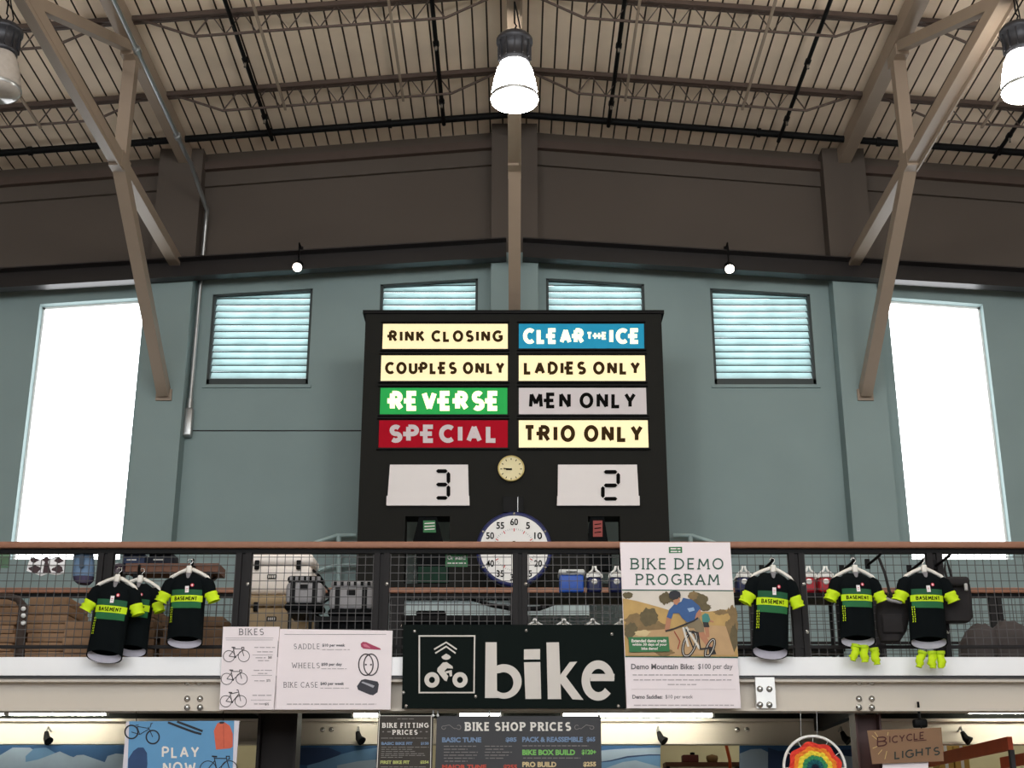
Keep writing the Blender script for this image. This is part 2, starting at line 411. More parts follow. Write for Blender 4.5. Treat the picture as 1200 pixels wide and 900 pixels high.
# slatted louvres
slat = M('frosted_louvre_slat', (206, 222, 222), .5, var=.25, scale=3.5, trans=.7); lvf = M('slate_louvre_frame', (58, 66, 66), .6)
lab = ['square slatted louvre beside the left pilaster and grey conduit', 'slatted louvre partly behind the scoreboard, left of the middle brace',
       'slatted louvre partly behind the scoreboard, right of the middle brace', 'square slatted louvre beside the right pilaster']
for (a, b_), lb, o in zip(lv, lab, openings[2:]):
    root = thing('wall_louver', ((a + b_) / 2, WB + .1, EYE + 6.86), lb, 'louver', 'louvers under the roof band')
    fr = MB(); top = max(o[3], o[4])
    for x, tp in ((a + .02, o[3]), (b_ - .02, o[4])): fr.span((x - .02, WB + .02, o[2]), (x + .02, WB + .22, tp), lvf)
    fr.span((a, WB + .02, o[2]), (b_, WB + .22, o[2] + .1), lvf); fr.bar((a, WB + .12, o[3] - .01), (b_, WB + .12, o[4] - .01), .2, .03, lvf)
    fr.span((a - .05, WB - .03, o[2] - .05), (b_ + .05, WB + .02, o[2]), blue)
    fr.build('frame', root)
    z = o[2] + .13; rnd = random.Random(lb)
    sl = MB()
    while z < top - .02:
        xa, xb = a + .035, b_ - .035
        j = rnd.uniform(-.004, .004)
        sl.prism([(xa, WB + .08, z + j), (xb, WB + .08, z - j), (xb, WB + .15, z + .122), (xa, WB + .15, z + .122)], (0, .006, .004), slat)
        sl.span((xa, WB + .07, z - .014), (xb, WB + .085, z - .002), lvf)
        z += .113
    sl.build('slats', root)

# ---------------------------------------------------------------- roof steel
TX = 5.33; BC = EYE + 8.8                      # truss line, bottom chord height
def truss(x, label):
    root = thing('roof_truss', (x, 16.5, BC), label, 'roof truss', 'roof trusses running back to the wall')
    zt = roofz(x) - .16
    b = MB(); b.bar((x, FRONT + 6, zt), (x, WB - .02, zt), .2, .26, steel); b.build('top_chord', root)
    b = MB(); b.bar((x, FRONT + 6, BC), (x, WB - .3, BC), .17, .17, steel); b.bar((x + .07, FRONT + 6, BC - .1), (x + .07, 16.4, BC - .1), .02, .1, steel)
    b.build('bottom_chord', root)
    b = MB(); b.bar((x, 16.5, BC - .05), (x, 16.5, zt - .1), .17, .17, steel, up=(0, 1, 0)); b.build('post', root)
    for d0, d1 in ((16.45, 12.7), (12.7, 9.0), (5.2, 9.0), (5.2, 1.5)):
        b = MB(); b.bar((x, d0, zt - .08 if d0 in (16.45, 9.0, 5.2) and d0 != 5.2 else BC), (x, d1, BC if d1 in (12.7,) else zt - .08), .14, .14, steel); b.build('diagonal', root)
    b = MB(); foot = Vector((x, WB - .34, EYE + 6.62)); b.bar((x, 16.45, BC), foot, .17, .19, steel); b.build('knee_brace', root)
    b = MB(); b.span((x - .12, WB - .335, EYE + 6.5), (x + .12, WB - .3, EYE + 6.68), steel); b.build('base_plate', root)
    for c, d in (((x, 16.47, BC), (.176, .4, .24)), ((x, 16.47, zt - .2), (.176, .42, .2))): b = MB(); b.box(c, d, steel); b.build('gusset', root)
truss(-TX, 'tan steel truss with knee brace landing on the left pilaster')
truss(0.0, 'tan steel truss seen end on above the scoreboard, behind the middle lamp')
truss(TX, 'tan steel truss with knee brace landing on the right pilaster')
def joist(x0, x1, D, label):
    "an open web joist along the roof slope; x0 < x1 on one side of the ridge"
    root = thing('bar_joist', ((x0 + x1) / 2, D, roofz((x0 + x1) / 2) - .4), label, 'roof joist', 'open web roof joists')
    z = lambda x, h=0: roofz(x) - .05 - h
    b = MB()
    for o in (-.035, .035): b.bar((x0, D + o, z(x0)), (x1, D + o, z(x1)), .05, .07, brownst)
    b.build('top_chord', root)
    a, c = x0 + .85, x1 - .85; H = .33
    b = MB(); b.tube([(x0 + .1, D, z(x0 + .1)), (a, D, z(a, H)), (c, D, z(c, H)), (x1 - .1, D, z(x1 - .1))], .022, brownst, 6); b.build('bottom_chord', root)
    b = MB(); n = 2 * int((c - a) / .42); pts = []
    for k in range(n + 1):
        x = a + (c - a) * k / n; pts.append((x, D, z(x, H if k % 2 == 0 else .0)))
    b.tube(pts, .014, brownst, 5); b.build('web', root)
for D, rowname in ((18.05, 'row nearest the wall'), (16.08, 'second row from the wall')):
    for a, c, side in ((-2 * TX, -TX, 'outside the left truss'), (-TX, 0, 'between the left and middle trusses'), (0, TX, 'between the middle and right trusses'), (TX, 2 * TX, 'outside the right truss')):
        joist(a + .1, c - .1, D, 'brown open web joist %s, %s' % (side, rowname))
def pipe(pts, r, mat, name, label, cat, group=None, clips=True):
    b = MB(); b.tube(pts, r, mat, 10)
    if clips:
        for p, q in zip(pts[:-1], pts[1:]):
            p, q = Vector(p), Vector(q); d = (q - p); L = d.length
            for k in range(1, int(L / 1.9) + 1):
                c = p + d * (k * 1.9 / L); dd = d.normalized()
                b.tube([c - dd * .03, c + dd * .03], r * 1.35, mat, 10)
    return solo(b, name, label, cat, group)
for i, (sx, nm) in enumerate(((-1, 'left'), (1, 'right'))):
    x0, x1 = sx * .1, sx * (HX - .05)
    pipe([(x0, 19.25, roofz(x0) - .12), (x1, 19.25, roofz(x1) - .12)], .055, blk, 'sprinkler_main', 'black sprinkler main pipe across the %s half of the roof by the wall' % nm, 'pipe', 'sprinkler mains')
for x, nm in ((-8.4, 'outside the left truss'), (-3.86, 'left of the middle lamp, nearer the left truss'), (-1.13, 'just left of the middle lamp'), (1.5, 'just right of the middle lamp'), (4.2, 'near the right truss'), (7.6, 'outside the right truss')):
    z = roofz(x) - .12 - (.06 if abs(x) < 3 else .1)
    b = MB(); b.tube([(x, 8, z), (x, 19.3, z)], .032, blk, 8)
    for d in (13.5, 15.2, 17.0, 18.6): b.tube([(x, d, z - .02), (x, d, z - .11)], .018, chrome, 6); b.tube([(x, d - .05, z), (x, d + .05, z)], .045, blk, 8)
    solo(b, 'sprinkler_pipe', 'thin black sprinkler pipe under the roof, ' + nm, 'pipe', 'sprinkler branch pipes')
for x in (-3.45, -1.68, 1.67, 3.43, -7.1, 7.0):
    z = roofz(x) - .41
    b = MB(); b.bar((x, 9, z), (x, 18.1, z), .035, .035, steel); solo(b, 'bridging_bar', 'pale %s bridging bar under the joists, %.1f metres %s of the ridge' % ('thin', abs(x), 'left' if x < 0 else 'right'), 'steel bar', 'joist bridging bars')
# the bare conduit that runs back beside the left truss and drops down the wall
cx_, cz = -4.98, EYE + 10.02
b = MB(); b.tube([(cx_, 8.5, cz), (cx_, 18.4, cz), (cx_ + .02, 18.7, cz - .02), (cx_ + .05, WB - .22, cz + .05 - .32), (cx_ + .02, WB - .1, cz - .6), (cx_, WB - .1, EYE + 6.45)], .034, galv, 10)
for d in (13.0, 15.6, 17.9): b.tube([(cx_, d - .05, cz), (cx_, d + .05, cz)], .055, galv, 10)
root = solo(b, 'conduit', 'shiny grey conduit running beside the left truss and down by the pilaster', 'conduit')
b = MB(root.location); b.rbox((cx_, WB - .1, EYE + 6.22), (.14, .12, .46), galv, .03); b.tube([(cx_, WB - .1, EYE + 6.44), (cx_, WB - .1, EYE + 6.6)], .05, galv, 10); b.build('junction_box', root)

# ---------------------------------------------------------------- lamps
lens_on = M('glowing_refractor', (255, 250, 240), .3, emit=LAMP, var=.01)
lens_off = M('clear_ribbed_refractor', (168, 160, 152), .15, var=.15, scale=20, spec=.8)
lamp_body = M('grey_cast_lamp_housing', (52, 52, 56), .4, metal=.4)
def highbay(x, D, zt, on, label):
    root = thing('high_bay_lamp', (0, 0, 0), label, 'lamp', 'high bay lamps', world=False)
    b = MB(); b.lathe([(.02, .34), (.17, .335), (.195, .30), (.195, .26), (.17, .25), (.155, .08), (.165, .06), (.165, 0), (0, 0)], (0, 0, .47), lamp_body, 28)
    for k in range(12):
        a = 2 * PI * k / 12; b.box((.165 * math.cos(a), .165 * math.sin(a), .62), (.03, .012, .2), lamp_body, Matrix.Rotation(a, 3, 'Z'))
    b.build('housing', root)
    b = MB(); pr = [(.15, .47), (.185, .40), (.215, .28), (.24, .14), (.25, .06), (.24, .02), (.17, -.02), (.0, -.035)]
    b.lathe(pr, (0, 0, 0), lens_on if on else lens_off, 40); b.build('refractor', root)
    b = MB(); b.lathe([(.253, .085), (.257, .06), (.25, .045)], (0, 0, 0), galv, 40); b.build('rim_band', root)
    b = MB(); b.tube([(0, 0, .8), (0, 0, .87)], .025, lamp_body, 8); b.tube([(0, 0, .86), (0, 0, .9), (.02, 0, .95), (0, 0, .98), (0, 0, zt + 0 if False else 1.25)], .009, blk, 6)
    b.tube([(.02, .05, .8), (.06, .05, .95), (.03, 0, 1.1), (0, 0, 1.25)], .008, blk, 6); b.build('hook_and_cord', root)
    root.location = (x, D, zt - 1.25)
LZ = BC - .085
highbay(-5.5 + .1, 12.45, LZ, False, 'unlit high bay lamp with clear refractor at the left edge')
highbay(0.0, 12.6, LZ - .02, True, 'lit high bay lamp hanging over the middle of the scoreboard')
highbay(5.33, 12.45, LZ, True, 'lit high bay lamp at the right edge')
for x in (-10.66, 10.66): highbay(x, 12.45, LZ - .4, True, 'unseen lit high bay lamp added in the outer bay of the hall')  # lamps out of view, added to brighten the sides of the hall
for x, D in ((-5.33, 6.0), (0, 6.0), (5.33, 6.0), (-5.33, -.5), (0, -.5), (5.33, -.5)):  # unseen lamps added for light, carrying the rows on forward
    highbay(x, D, LZ, True, 'unseen lit high bay lamp added farther forward in the hall')
spot_on = M('glowing_spot_lens', (255, 240, 225), .3, emit=12, var=.01)
for px, py, lb in ((348.5, 313, 'small lit spotlight on the dark band, left of the scoreboard'), (855, 315, 'small lit spotlight on the dark band, right of the scoreboard')):
    p = P(px, py, 19.25)
    root = thing('spotlight', p, lb, 'spotlight', 'small spotlights on the dark band')
    d = Vector((0, -.75, -.66)).normalized()
    b = MB(); b.tube([p + d * .01, p - d * .12, p - d * .17], [.085, .075, .04], blk, 16); b.build('housing', root)
    b = MB(); b.tube([p + d * .012, p + d * .02], [.07, .055], spot_on, 16); b.build('lens', root)
    b = MB(); q = Vector((p.x, WB - .5, bandz(p.x) + .2)); b.tube([p - d * .1, Vector((p.x, p.y + .05, q.z)), q], .012, blk, 6); b.tube([q - Vector((.03, 0, 0)), q + Vector((.03, 0, 0))], .03, blk, 8); b.build('bracket', root)

# ---------------------------------------------------------------- the rink scoreboard
BD = 18.12                                    # its face
root = thing('scoreboard', (0, BD + .2, EYE + 3.45), 'tall charcoal rink scoreboard with lit message panels and two score displays', 'scoreboard')
tl, tr, bl, br = P(428, 368, BD), P(777, 367, BD), P(416.5, 702, BD), P(785, 702, BD)
xl, xr, zt_, zb = (tl.x + bl.x) / 2, (tr.x + br.x) / 2, tl.z, bl.z
hole = [(P(475, 605, BD), P(526, 684, BD)), (P(689, 605, BD), P(728.5, 684, BD))]
b = MB(); hx = sorted([xl, xr] + [h[0].x for h in hole] + [h[1].x for h in hole])
for a, c in zip(hx[:-1], hx[1:]):
    hh = [h for h in hole if h[0].x <= a + 1e-6 and h[1].x >= c - 1e-6]
    if hh: b.span((a, BD, zb), (c, BD + .34, hh[0][1].z), board); b.span((a, BD, hh[0][0].z), (c, BD + .34, zt_), board)
    else: b.span((a, BD, zb), (c, BD + .34, zt_), board)
b.span((xl - .04, BD - .03, zt_), (xr + .04, BD + .36, zt_ + .05), blk)
b.span((P(560, 362, BD).x, BD + .1, zt_ + .05), (P(650, 362, BD).x, BD + .3, zt_ + .09), blk)
b.build('cabinet', root)
for x in (xl + .15, xl + .5, xr - .5, xr - .15):
    b = MB(); b.span((x - .05, BD + .1, EYE + 1.6), (x + .05, BD + .3, zb), dark); b.build('leg', root)
b = MB(); b.span(P(473, 721, BD + .1), P(690, 703, BD + .14), M('pale_blue_grey_board', (176, 190, 190), .7)); o = b.build('added_gap_board', root); o['label'] = 'pale blue-grey board added to brighten the gap'  # pale board added to brighten the gap under the cabinet
def panel(pts, bgm, words, wt, inkm, label, tick):
    a = Art(BD); a.prism([P(p[0], p[1], BD - .03) for p in pts], (0, .03, 0), bgm); o = a.build('message_panel', root); o['label'] = label
    t = Art(BD - .032)
    for wd, x0, y0, x1, y1 in words: t.text(wd, x0, y0, x1, y1, inkm, 2, wt, 0, tick, .26)
    c = t.build('lettering'); c.parent = o
    b = MB(); x0, z0, x1, z1 = *P(pts[0][0] - 2, pts[0][1] - 2, BD).xz, *P(pts[2][0] + 2, pts[2][1] + 2, BD).xz
    for (q0, q1) in (((x0, z1 - .01), (x1, z1 + .012)), ((x0, z0 - .012), (x1, z0 + .01))): b.span((q0[0], BD - .045, q0[1]), (q1[0], BD - .0, q1[1]), blk)
    e = b.build('frame'); e.parent = o
shift = Vector(root['_o'])
_b0 = MB.build
def build_w(s, name, parent=None):            # parts of parts: the mesh is still given in world coordinates
    if parent is None and s.org.length == 0 and WORLD_ROOT[0] is not None:
        s.org = Vector(WORLD_ROOT[0])
    return _b0(s, name, parent)
WORLD_ROOT = [None]; MB.build = build_w
WORLD_ROOT[0] = tuple(shift)
ink_cream = M('lit_cream_lettering', (255, 246, 196), .4, emit=.95, var=.02)
ink_off = M('unlit_pale_lettering', (205, 192, 196), .5, var=.03)
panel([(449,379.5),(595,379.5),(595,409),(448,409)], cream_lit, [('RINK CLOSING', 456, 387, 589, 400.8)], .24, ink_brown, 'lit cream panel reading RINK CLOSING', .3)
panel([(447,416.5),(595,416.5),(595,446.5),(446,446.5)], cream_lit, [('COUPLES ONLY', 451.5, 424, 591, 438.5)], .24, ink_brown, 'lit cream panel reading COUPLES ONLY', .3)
panel([(446,454.5),(594.5,454.5),(594.5,485.5),(445,485.5)], green_lit, [('REVERSE', 457.5, 458, 585, 481.5)], .25, ink_cream, 'lit green panel reading REVERSE', .32)
panel([(444.5,492.5),(595,492.5),(595,524.5),(443.5,524.5)], red_off, [('SPECIAL', 456.5, 497.5, 583, 519)], .25, ink_off, 'unlit red panel reading SPECIAL', .32)
panel([(608,379.5),(754.5,379.5),(755,408.5),(608,408.5)], blue_lit, [('CLEAR', 613.5, 384.6, 684, 403), ('THE', 687.5, 389, 711, 398), ('ICE', 714.5, 384.6, 749.5, 403)], .25, ink_cream, 'lit blue panel reading CLEAR THE ICE', .32)
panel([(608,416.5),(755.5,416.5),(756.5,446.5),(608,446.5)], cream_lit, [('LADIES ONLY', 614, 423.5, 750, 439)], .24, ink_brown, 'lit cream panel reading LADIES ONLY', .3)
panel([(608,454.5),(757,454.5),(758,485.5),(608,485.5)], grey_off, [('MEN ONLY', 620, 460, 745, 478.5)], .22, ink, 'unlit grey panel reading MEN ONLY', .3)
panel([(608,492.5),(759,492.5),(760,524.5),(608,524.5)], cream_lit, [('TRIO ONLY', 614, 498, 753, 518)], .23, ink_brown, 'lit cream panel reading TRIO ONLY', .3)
def seven(t, x0, y0, x1, y1, segs, wd):
    m = (y0 + y1) / 2; g = .9; lean = 1.2
    S = {'a': ((x0, y0), (x1, y0)), 'g': ((x0, m), (x1, m)), 'd': ((x0, y1), (x1, y1)), 'f': ((x0, y0), (x0, m)), 'b': ((x1, y0), (x1, m)), 'e': ((x0, m), (x0, y1)), 'c': ((x1, m), (x1, y1))}
    for c in segs:
        (ax, ay), (bx, by) = S[c]; h = wd / 2
        if ay == by: t.pl([(ax + g, ay), (ax + g + h, ay - h), (bx - g - h, by - h), (bx - g, by), (bx - g - h, by + h), (ax + g + h, ay + h)], ink, 3)
        else: t.pl([(ax, ay + g), (ax + h, ay + g + h), (bx + h, by - g - h), (bx, by - g), (bx - h, by - g - h), (ax - h, ay + g + h)], ink, 3)
for pts, st, box, seg, lb in (([(457,544.5),(548.5,544.5),(549.5,592),(453.5,592)], 1, (510, 552, 525.5, 583.5), 'abgcd', 'grey display showing the digit 3'),
                     ([(654,544.5),(746.5,544.5),(749,592),(653.5,592)], -1, (706.5, 553, 724.5, 584.5), 'abged', 'grey display showing the digit 2')):
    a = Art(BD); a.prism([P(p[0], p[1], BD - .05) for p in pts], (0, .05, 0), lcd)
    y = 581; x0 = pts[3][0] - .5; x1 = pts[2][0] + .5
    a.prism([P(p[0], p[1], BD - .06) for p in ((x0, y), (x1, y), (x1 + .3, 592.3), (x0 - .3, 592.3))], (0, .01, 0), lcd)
    o = a.build('score_display', root); o['label'] = lb
    t = Art(BD - .062); seven(t, *box, seg, 4.3); c = t.build('digit'); c.parent = o
b = MB(); b.span(P(589.5, 600, BD - .04), P(613.5, 582.5, BD), blk); b.span(P(606.5, 600, BD - .045), P(607, 582.5, BD - .04), galv); b.build('lower_shutter', root)
WORLD_ROOT[0] = None
# round clock
p = P(599, 549.5, BD - .02); r = P(614.5, 549.5, BD).x - p.x
root = thing('wall_clock', p, 'small round cream wall clock with brass rim on the scoreboard', 'clock')
brass = M('dull_brass', (178, 160, 104), .35, metal=.5); face = M('cream_clock_face', (226, 214, 168), .5, var=.03)
b = MB(); b.lathe([(r * .9, .035), (r, .04), (r * 1.02, .02), (r, -.018), (0, -.018)], p, brass, 36, 'y'); b.build('rim', root)
b = MB(); b.lathe([(r * .92, .02), (0, .0205)], p, face, 36, 'y'); b.build('face', root)
a = Art(BD - .045)
for k in range(12):
    t = 2 * PI * k / 12; cxx, cyy = 599 + 11.6 * math.sin(t), 549.5 - 11.6 * math.cos(t); dx, dy = math.sin(t) * 1.1, -math.cos(t) * 1.1
    a.stroke([(cxx - dx, cyy - dy), (cxx + dx, cyy + dy)], .9, ink)
WORLD_ROOT[0] = tuple(p); a.build('hour_marks').parent = root
a = Art(BD - .047); a.stroke([(600, 549.6), (590, 549)], 1.3, ink); a.stroke([(600, 549.8), (593, 549.8)], 2, ink); a.ell(599, 549.5, 1, 1, ink, 2, 10); a.build('hands').parent = root; WORLD_ROOT[0] = None
# pace clock
CD = 17.4; p = P(602.5, 644, CD); r = P(647, 644, CD).x - p.x
root = thing('pace_clock', p, 'large round blue-rimmed pace clock numbered in fives behind the rail', 'clock')
navy = M('navy_blue_plastic', (20, 30, 86), .5, var=.06)
b = MB(); b.lathe([(r * .9, .05), (r * .97, .055), (r, .03), (r, -.08), (0, -.08)], p, navy, 56, 'y'); b.build('rim', root)
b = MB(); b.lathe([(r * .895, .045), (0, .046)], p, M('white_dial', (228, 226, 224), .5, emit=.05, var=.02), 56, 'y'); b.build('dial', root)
WORLD_ROOT[0] = tuple(p)
redm = M('red_print', (190, 60, 60), .6)
sc_ = 44.5
for k, s in enumerate(('60', '5', '10', '15', '20', '25', '30', '35', '40', '45', '50', '55')):
    t = 2 * PI * k / 12; cx2, cy2 = 602.5 + sc_ * .73 * math.sin(t), 644 - sc_ * .73 * math.cos(t); hw = 4.6 if len(s) == 2 else 2.3
    a = Art(CD - .05); a.font(s, cx2 - hw, cy2 - 4, cx2 + hw, cy2 + 4, ink, 2, .02); a.build('numeral').parent = root
a = Art(CD - .05)
for k in range(60):
    t = 2 * PI * k / 60; r0, r1 = (.48, .56) if k % 5 == 0 else (.52, .56)
    q = lambda u: (602.5 + sc_ * u * math.sin(t), 644 - sc_ * u * math.cos(t))
    a.stroke([q(r0), q(r1)], 1.1 if k % 5 == 0 else .4, redm if k % 5 == 0 else greyink)
a.build('second_marks').parent = root
a = Art(CD - .052); a.stroke([(602.5, 644), (602.9, 677)], 2.4, ink, 2); a.stroke([(602.5, 644), (602.3, 634)], 3, ink, 2); a.stroke([(602.5, 644), (594, 648)], 1.2, redm, 2); a.ell(602.5, 644, 2.4, 2.4, ink, 3, 14); a.build('hands').parent = root
b = MB()
for k in range(6):
    t = 2 * PI * k / 6; c = P(602.5 + sc_ * .945 * math.sin(t), 644 - sc_ * .945 * math.cos(t), CD - .055); b.lathe([(.018, 0), (.012, .01), (0, .012)], c, chrome, 10, 'y')
b.build('rim_screws').parent = root
b = MB(); b.box((p.x, (CD + .08 + BD) / 2, p.z), (.12, BD - CD - .082, .12), blk); b.build('wall_bracket').parent = root
WORLD_ROOT[0] = None
# dark bags hung in the two openings of the board
def hungbag(pts, labpts, labm, low, label):
    x = sum(q[0] for q in pts) / len(pts); rt = P(x, max(q[1] for q in pts), BD + .1)
    root = thing('hanging_bag', rt, label, 'bag', 'black bags hung in the scoreboard openings')
    b = MB(); b.prism([P(q[0], q[1], BD + .02) for q in pts], (0, .15, 0), blkcloth)
    t0, t1 = P(pts[0][0] + 3, pts[0][1], BD + .12), P(pts[1][0] - 3, pts[1][1], BD + .12)
    b.build('body', root)
    b = MB(); b.tube([t0, t0 + Vector((.02, 0, .08)), t1 + Vector((-.02, 0, .08)), t1], .012, blk, 6); b.build('handle', root)
    WORLD_ROOT[0] = tuple(rt); a = Art(BD + .012); a.pl(labpts, labm, 1); (x0, y0), (x1, y1) = labpts[0], labpts[2]
    for k in range(3): a.stroke([(x0 + 1.5, y0 + (y1 - y0) * (.25 + .25 * k)), (x1 - 1.5, y0 + (y1 - y0) * (.2 + .25 * k))], 1.1, offw if labm is prgreen else ink, 2)
    o = a.build('printed_label'); o.parent = root; o['label'] = 'green printed label' if labm is prgreen else 'red printed label'
    if low:
        a = Art(BD + .012); a.rect(*low, M('dark_green_cloth', (18, 48, 36), .9), 1); a.build('lower_pocket').parent = root
    WORLD_ROOT[0] = None
hungbag([(491,605.5),(512,605.5),(519,634),(526,650),(526,683.5),(489,683.5),(488,650),(484,634)], [(496,610),(510,610),(511,624),(496,624)], prgreen, (490, 664, 525, 683), 'black bag with a green label hung in the left board opening')
hungbag([(692,605.5),(708,605.5),(712,632),(717,652),(717,668),(686,668),(687,652),(689,632)], [(695,610),(706,610),(706,629),(695,629)], M('dull_red_print', (150, 70, 66), .7), None, 'black bag with a red label hung in the right board opening')

# ---------------------------------------------------------------- the mezzanine
FD = 13.3; SLAB = EYE + 1.77; RD = 16.5
b = MB(); b.span((-HX, FD - .02, SLAB - .1), (HX, RD + .15, SLAB), concrete); b.span((-HX, FD + .04, SLAB - .2), (HX, RD + .15, SLAB - .1), M('black_deck_paint', (30, 32, 30), .8, spec=.1)); b.name = 1; struct(b, 'floor_mezzanine')
b = MB(); za, zb_ = EYE + 1.60, P(600, 770, FD - .12).z; b.span((-HX, FD - .12, za), (HX, FD - .02, zb_), fasc); b.span((-HX, FD - .1, za - .025), (HX, FD - .02, za), band)  # black strip below the fascia is its shadow line put in as colour
struct(b, 'trim_5')
def ibeam(D, z0, z1, name, label):
    root = thing(name, (0, D, z0), label, 'steel beam')
    b = MB(); b.span((-HX, D, z0 + .03), (HX, D + .02, z1), beamm); b.build('web', root)
    b = MB(); b.span((-HX, D - .1, z0), (HX, D + .12, z0 + .03), beamm); b.build('lower_flange', root)
    b = MB(); b.span((-HX, D - .1, z1), (HX, D + .12, z1 + .03), beamm); b.build('upper_flange', root)
    return root
FZ0 = P(600, 833, FD - .1).z
beam = ibeam(FD + .02, FZ0, EYE + 1.545, 'mezzanine_beam', 'long warm grey steel beam along the front of the mezzanine')
def bolt(p, parent):
    b = MB(); b.lathe([(.030, 0), (.030, .006), (.019, .006), (.019, .022), (.012, .027), (0, .027)], p, chrome, 6 if False else 10, 'y'); b.build('bolt', parent)
for x0 in (219.5, 1006.5):
    for dx in (0, 15):
        for y in (799.5, 819, 829): bolt(P(x0 + dx, y, FD + .018 if y < 825 else FD - .1), beam)
b = MB(); b.span(P(887, 830, FD - .11), P(905.5, 795, FD - .02), M('bright_steel_plate', (225, 224, 222), .35, metal=.3)); b.build('splice_plate', beam)
for x in (890.5, 901.5):
    for y in (807.5, 826): bolt(P(x, y, FD - .112), beam)
RZ0 = P(600, 872, RD - .1).z
b = MB(); b.span((-HX, RD - .06, RZ0 + .29), (HX, RD + .06, SLAB - .2), M('black_deck_paint', (30, 32, 30))); struct(b, 'trim_6')
rbeam = ibeam(RD, RZ0, RZ0 + .26, 'mezzanine_beam', 'dim steel beam along the back of the mezzanine, lit by the tubes below it')
for x in (378, 388.5, 864, 875.5): bolt(P(x, 855, RD), rbeam)
for x, px in ((5.6, 1015), ):
    pass
b = MB(); xm = P(1015, 850, FD + .25).x
for (x0, x1, d0, d1) in ((xm - .125, xm - .105, 0, .24), (xm + .105, xm + .125, 0, .24), (xm - .105, xm + .105, .11, .13)): b.span((x0, FD + .16 + d0, 0), (x1, FD + .16 + d1, FZ0 + .0), M('maroon_painted_steel', (70, 44, 42), .55))
solo(b, 'support_column', 'dark maroon steel column under the beam behind the cardboard sign', 'column')
b = MB(); xm = P(315, 850, FD + .4).x
for (x0, x1, d0, d1) in ((xm - .2, xm - .17, 0, .3), (xm + .17, xm + .2, 0, .3), (xm - .17, xm + .17, .13, .16)): b.span((x0, FD + .9 + d0, 0), (x1, FD + .9 + d1, FZ0 + .2), M('near_black_steel', (34, 26, 25), .6))
solo(b, 'support_column', 'near black steel column in the gloom right of the play poster', 'column')
for k, x in ((1, -6.9), (5, -2.62), (9, 3.55)):            # joists under the mezzanine floor
    b = MB(); b.span((x - .05, FD + .18, SLAB - .42), (x + .05, RD - .11, SLAB - .2), dark); solo(b, 'floor_joist', {1: 'dark steel joist under the mezzanine, beyond the left edge', 5: 'dark steel joist under the mezzanine by the near black column', 9: 'dark steel joist under the mezzanine left of the maroon column'}[k], 'joist', 'joists under the mezzanine')

def railing(D, zt, zb, posts, label, x0=-HX + .1, x1=HX - .1, wz=.064, cell=.079, bottom=None):
    root = thing('railing', (0, D, zb), label, 'railing')
    b = MB(); b.rbox(((x0 + x1) / 2, D, zt - wz / 2), (x1 - x0, .15, wz), wood, .012, 2); b.build('handrail', root)
    b = MB(); b.span((x0, D - .03, zt - wz - .045), (x1, D + .03, zt - wz), blk); b.build('top_channel', root)
    if bottom:
        b = MB(); b.span((x0, D - .02, bottom - .03), (x1, D + .02, bottom), dark); b.build('bottom_bar', root)
    top = zt - wz - .045
    for x in posts:
        b = MB(); b.span((x - .075, D - .035, zb), (x - .02, D + .035, top), dark); b.span((x + .02, D - .035, zb), (x + .075, D + .035, top), dark); b.span((x - .02, D - .01, zb), (x + .02, D + .03, top), dark)
        for zz in (.25, .7): b.lathe([(.02, 0), (.02, .012), (0, .016)], (x + .055, D - .035, zb + (top - zb) * zz), chrome, 8, 'y')
        b.build('post', root)
    xs = [x0] + list(posts) + [x1]
    for a, c in zip(xs[:-1], xs[1:]):
        a += .085; c -= .085
        if c - a < .2: continue
        b = MB(); n = max(1, round((c - a) / cell)); t = .003
        for k in range(n + 1):
            x = a + (c - a) * k / n; b.span((x - t, D - t, zb + .02), (x + t, D + t, top), wire)
        z = zb + .05
        while z < top: b.span((a, D - t * 2, z - t), (c, D, z + t), wire); z += cell
        b.build('mesh_panel', root)
    return root
zt = P(600, 634, FD - .07).z
railing(FD + .02, zt, SLAB, [.055 + 1.362 * k for k in range(-8, 9)], 'front railing with wood cap, black posts and wire mesh', bottom=P(600, 756, FD).z)
zt2 = P(600, 688.5, RD - .07).z
rp = [P(px, 700, RD).x for px in (-235, -95, 45, 185, 325, 467, 605, 745, 885, 1025, 1165, 1305, 1445)]
railing(RD, zt2, SLAB, rp, 'second railing at the back of the mezzanine, seen through the front mesh', bottom=P(600, 752, RD).z)

# pale pipe rails of the stair behind
teal = M('pale_teal_pipe_paint', (168, 190, 190), .5)
for sgn, lb in ((-1, 'pale teal pipe handrail left of the scoreboard'), (1, 'pale teal pipe handrail right of the scoreboard')):
    D = 19.85; q = (lambda x, y: P(x, y, D)) if sgn < 0 else (lambda x, y: P(1206 - x, y, D))
    r0 = q(397, 700); root = thing('pipe_handrail', r0, lb, 'handrail', 'pale pipe handrails beside the scoreboard')
    b = MB(); b.tube([q(345, 646), q(372, 635), q(395, 627.5), q(417, 627)], .03, teal); b.build('upper_rail', root)
    b = MB(); b.tube([q(340, 684), q(366, 670), q(392, 662.5), q(417, 662)], .025, teal); b.build('middle_rail', root)
    b = MB(); b.tube([q(397, 628), q(397, 740)], .035, teal); b.build('post', root)
    b = MB()
    for y in (640, 662, 700): b.tube([q(397, y), q(397, y) + Vector((0, .16, 0))], .02, teal)
    b.build('wall_bracket', root)

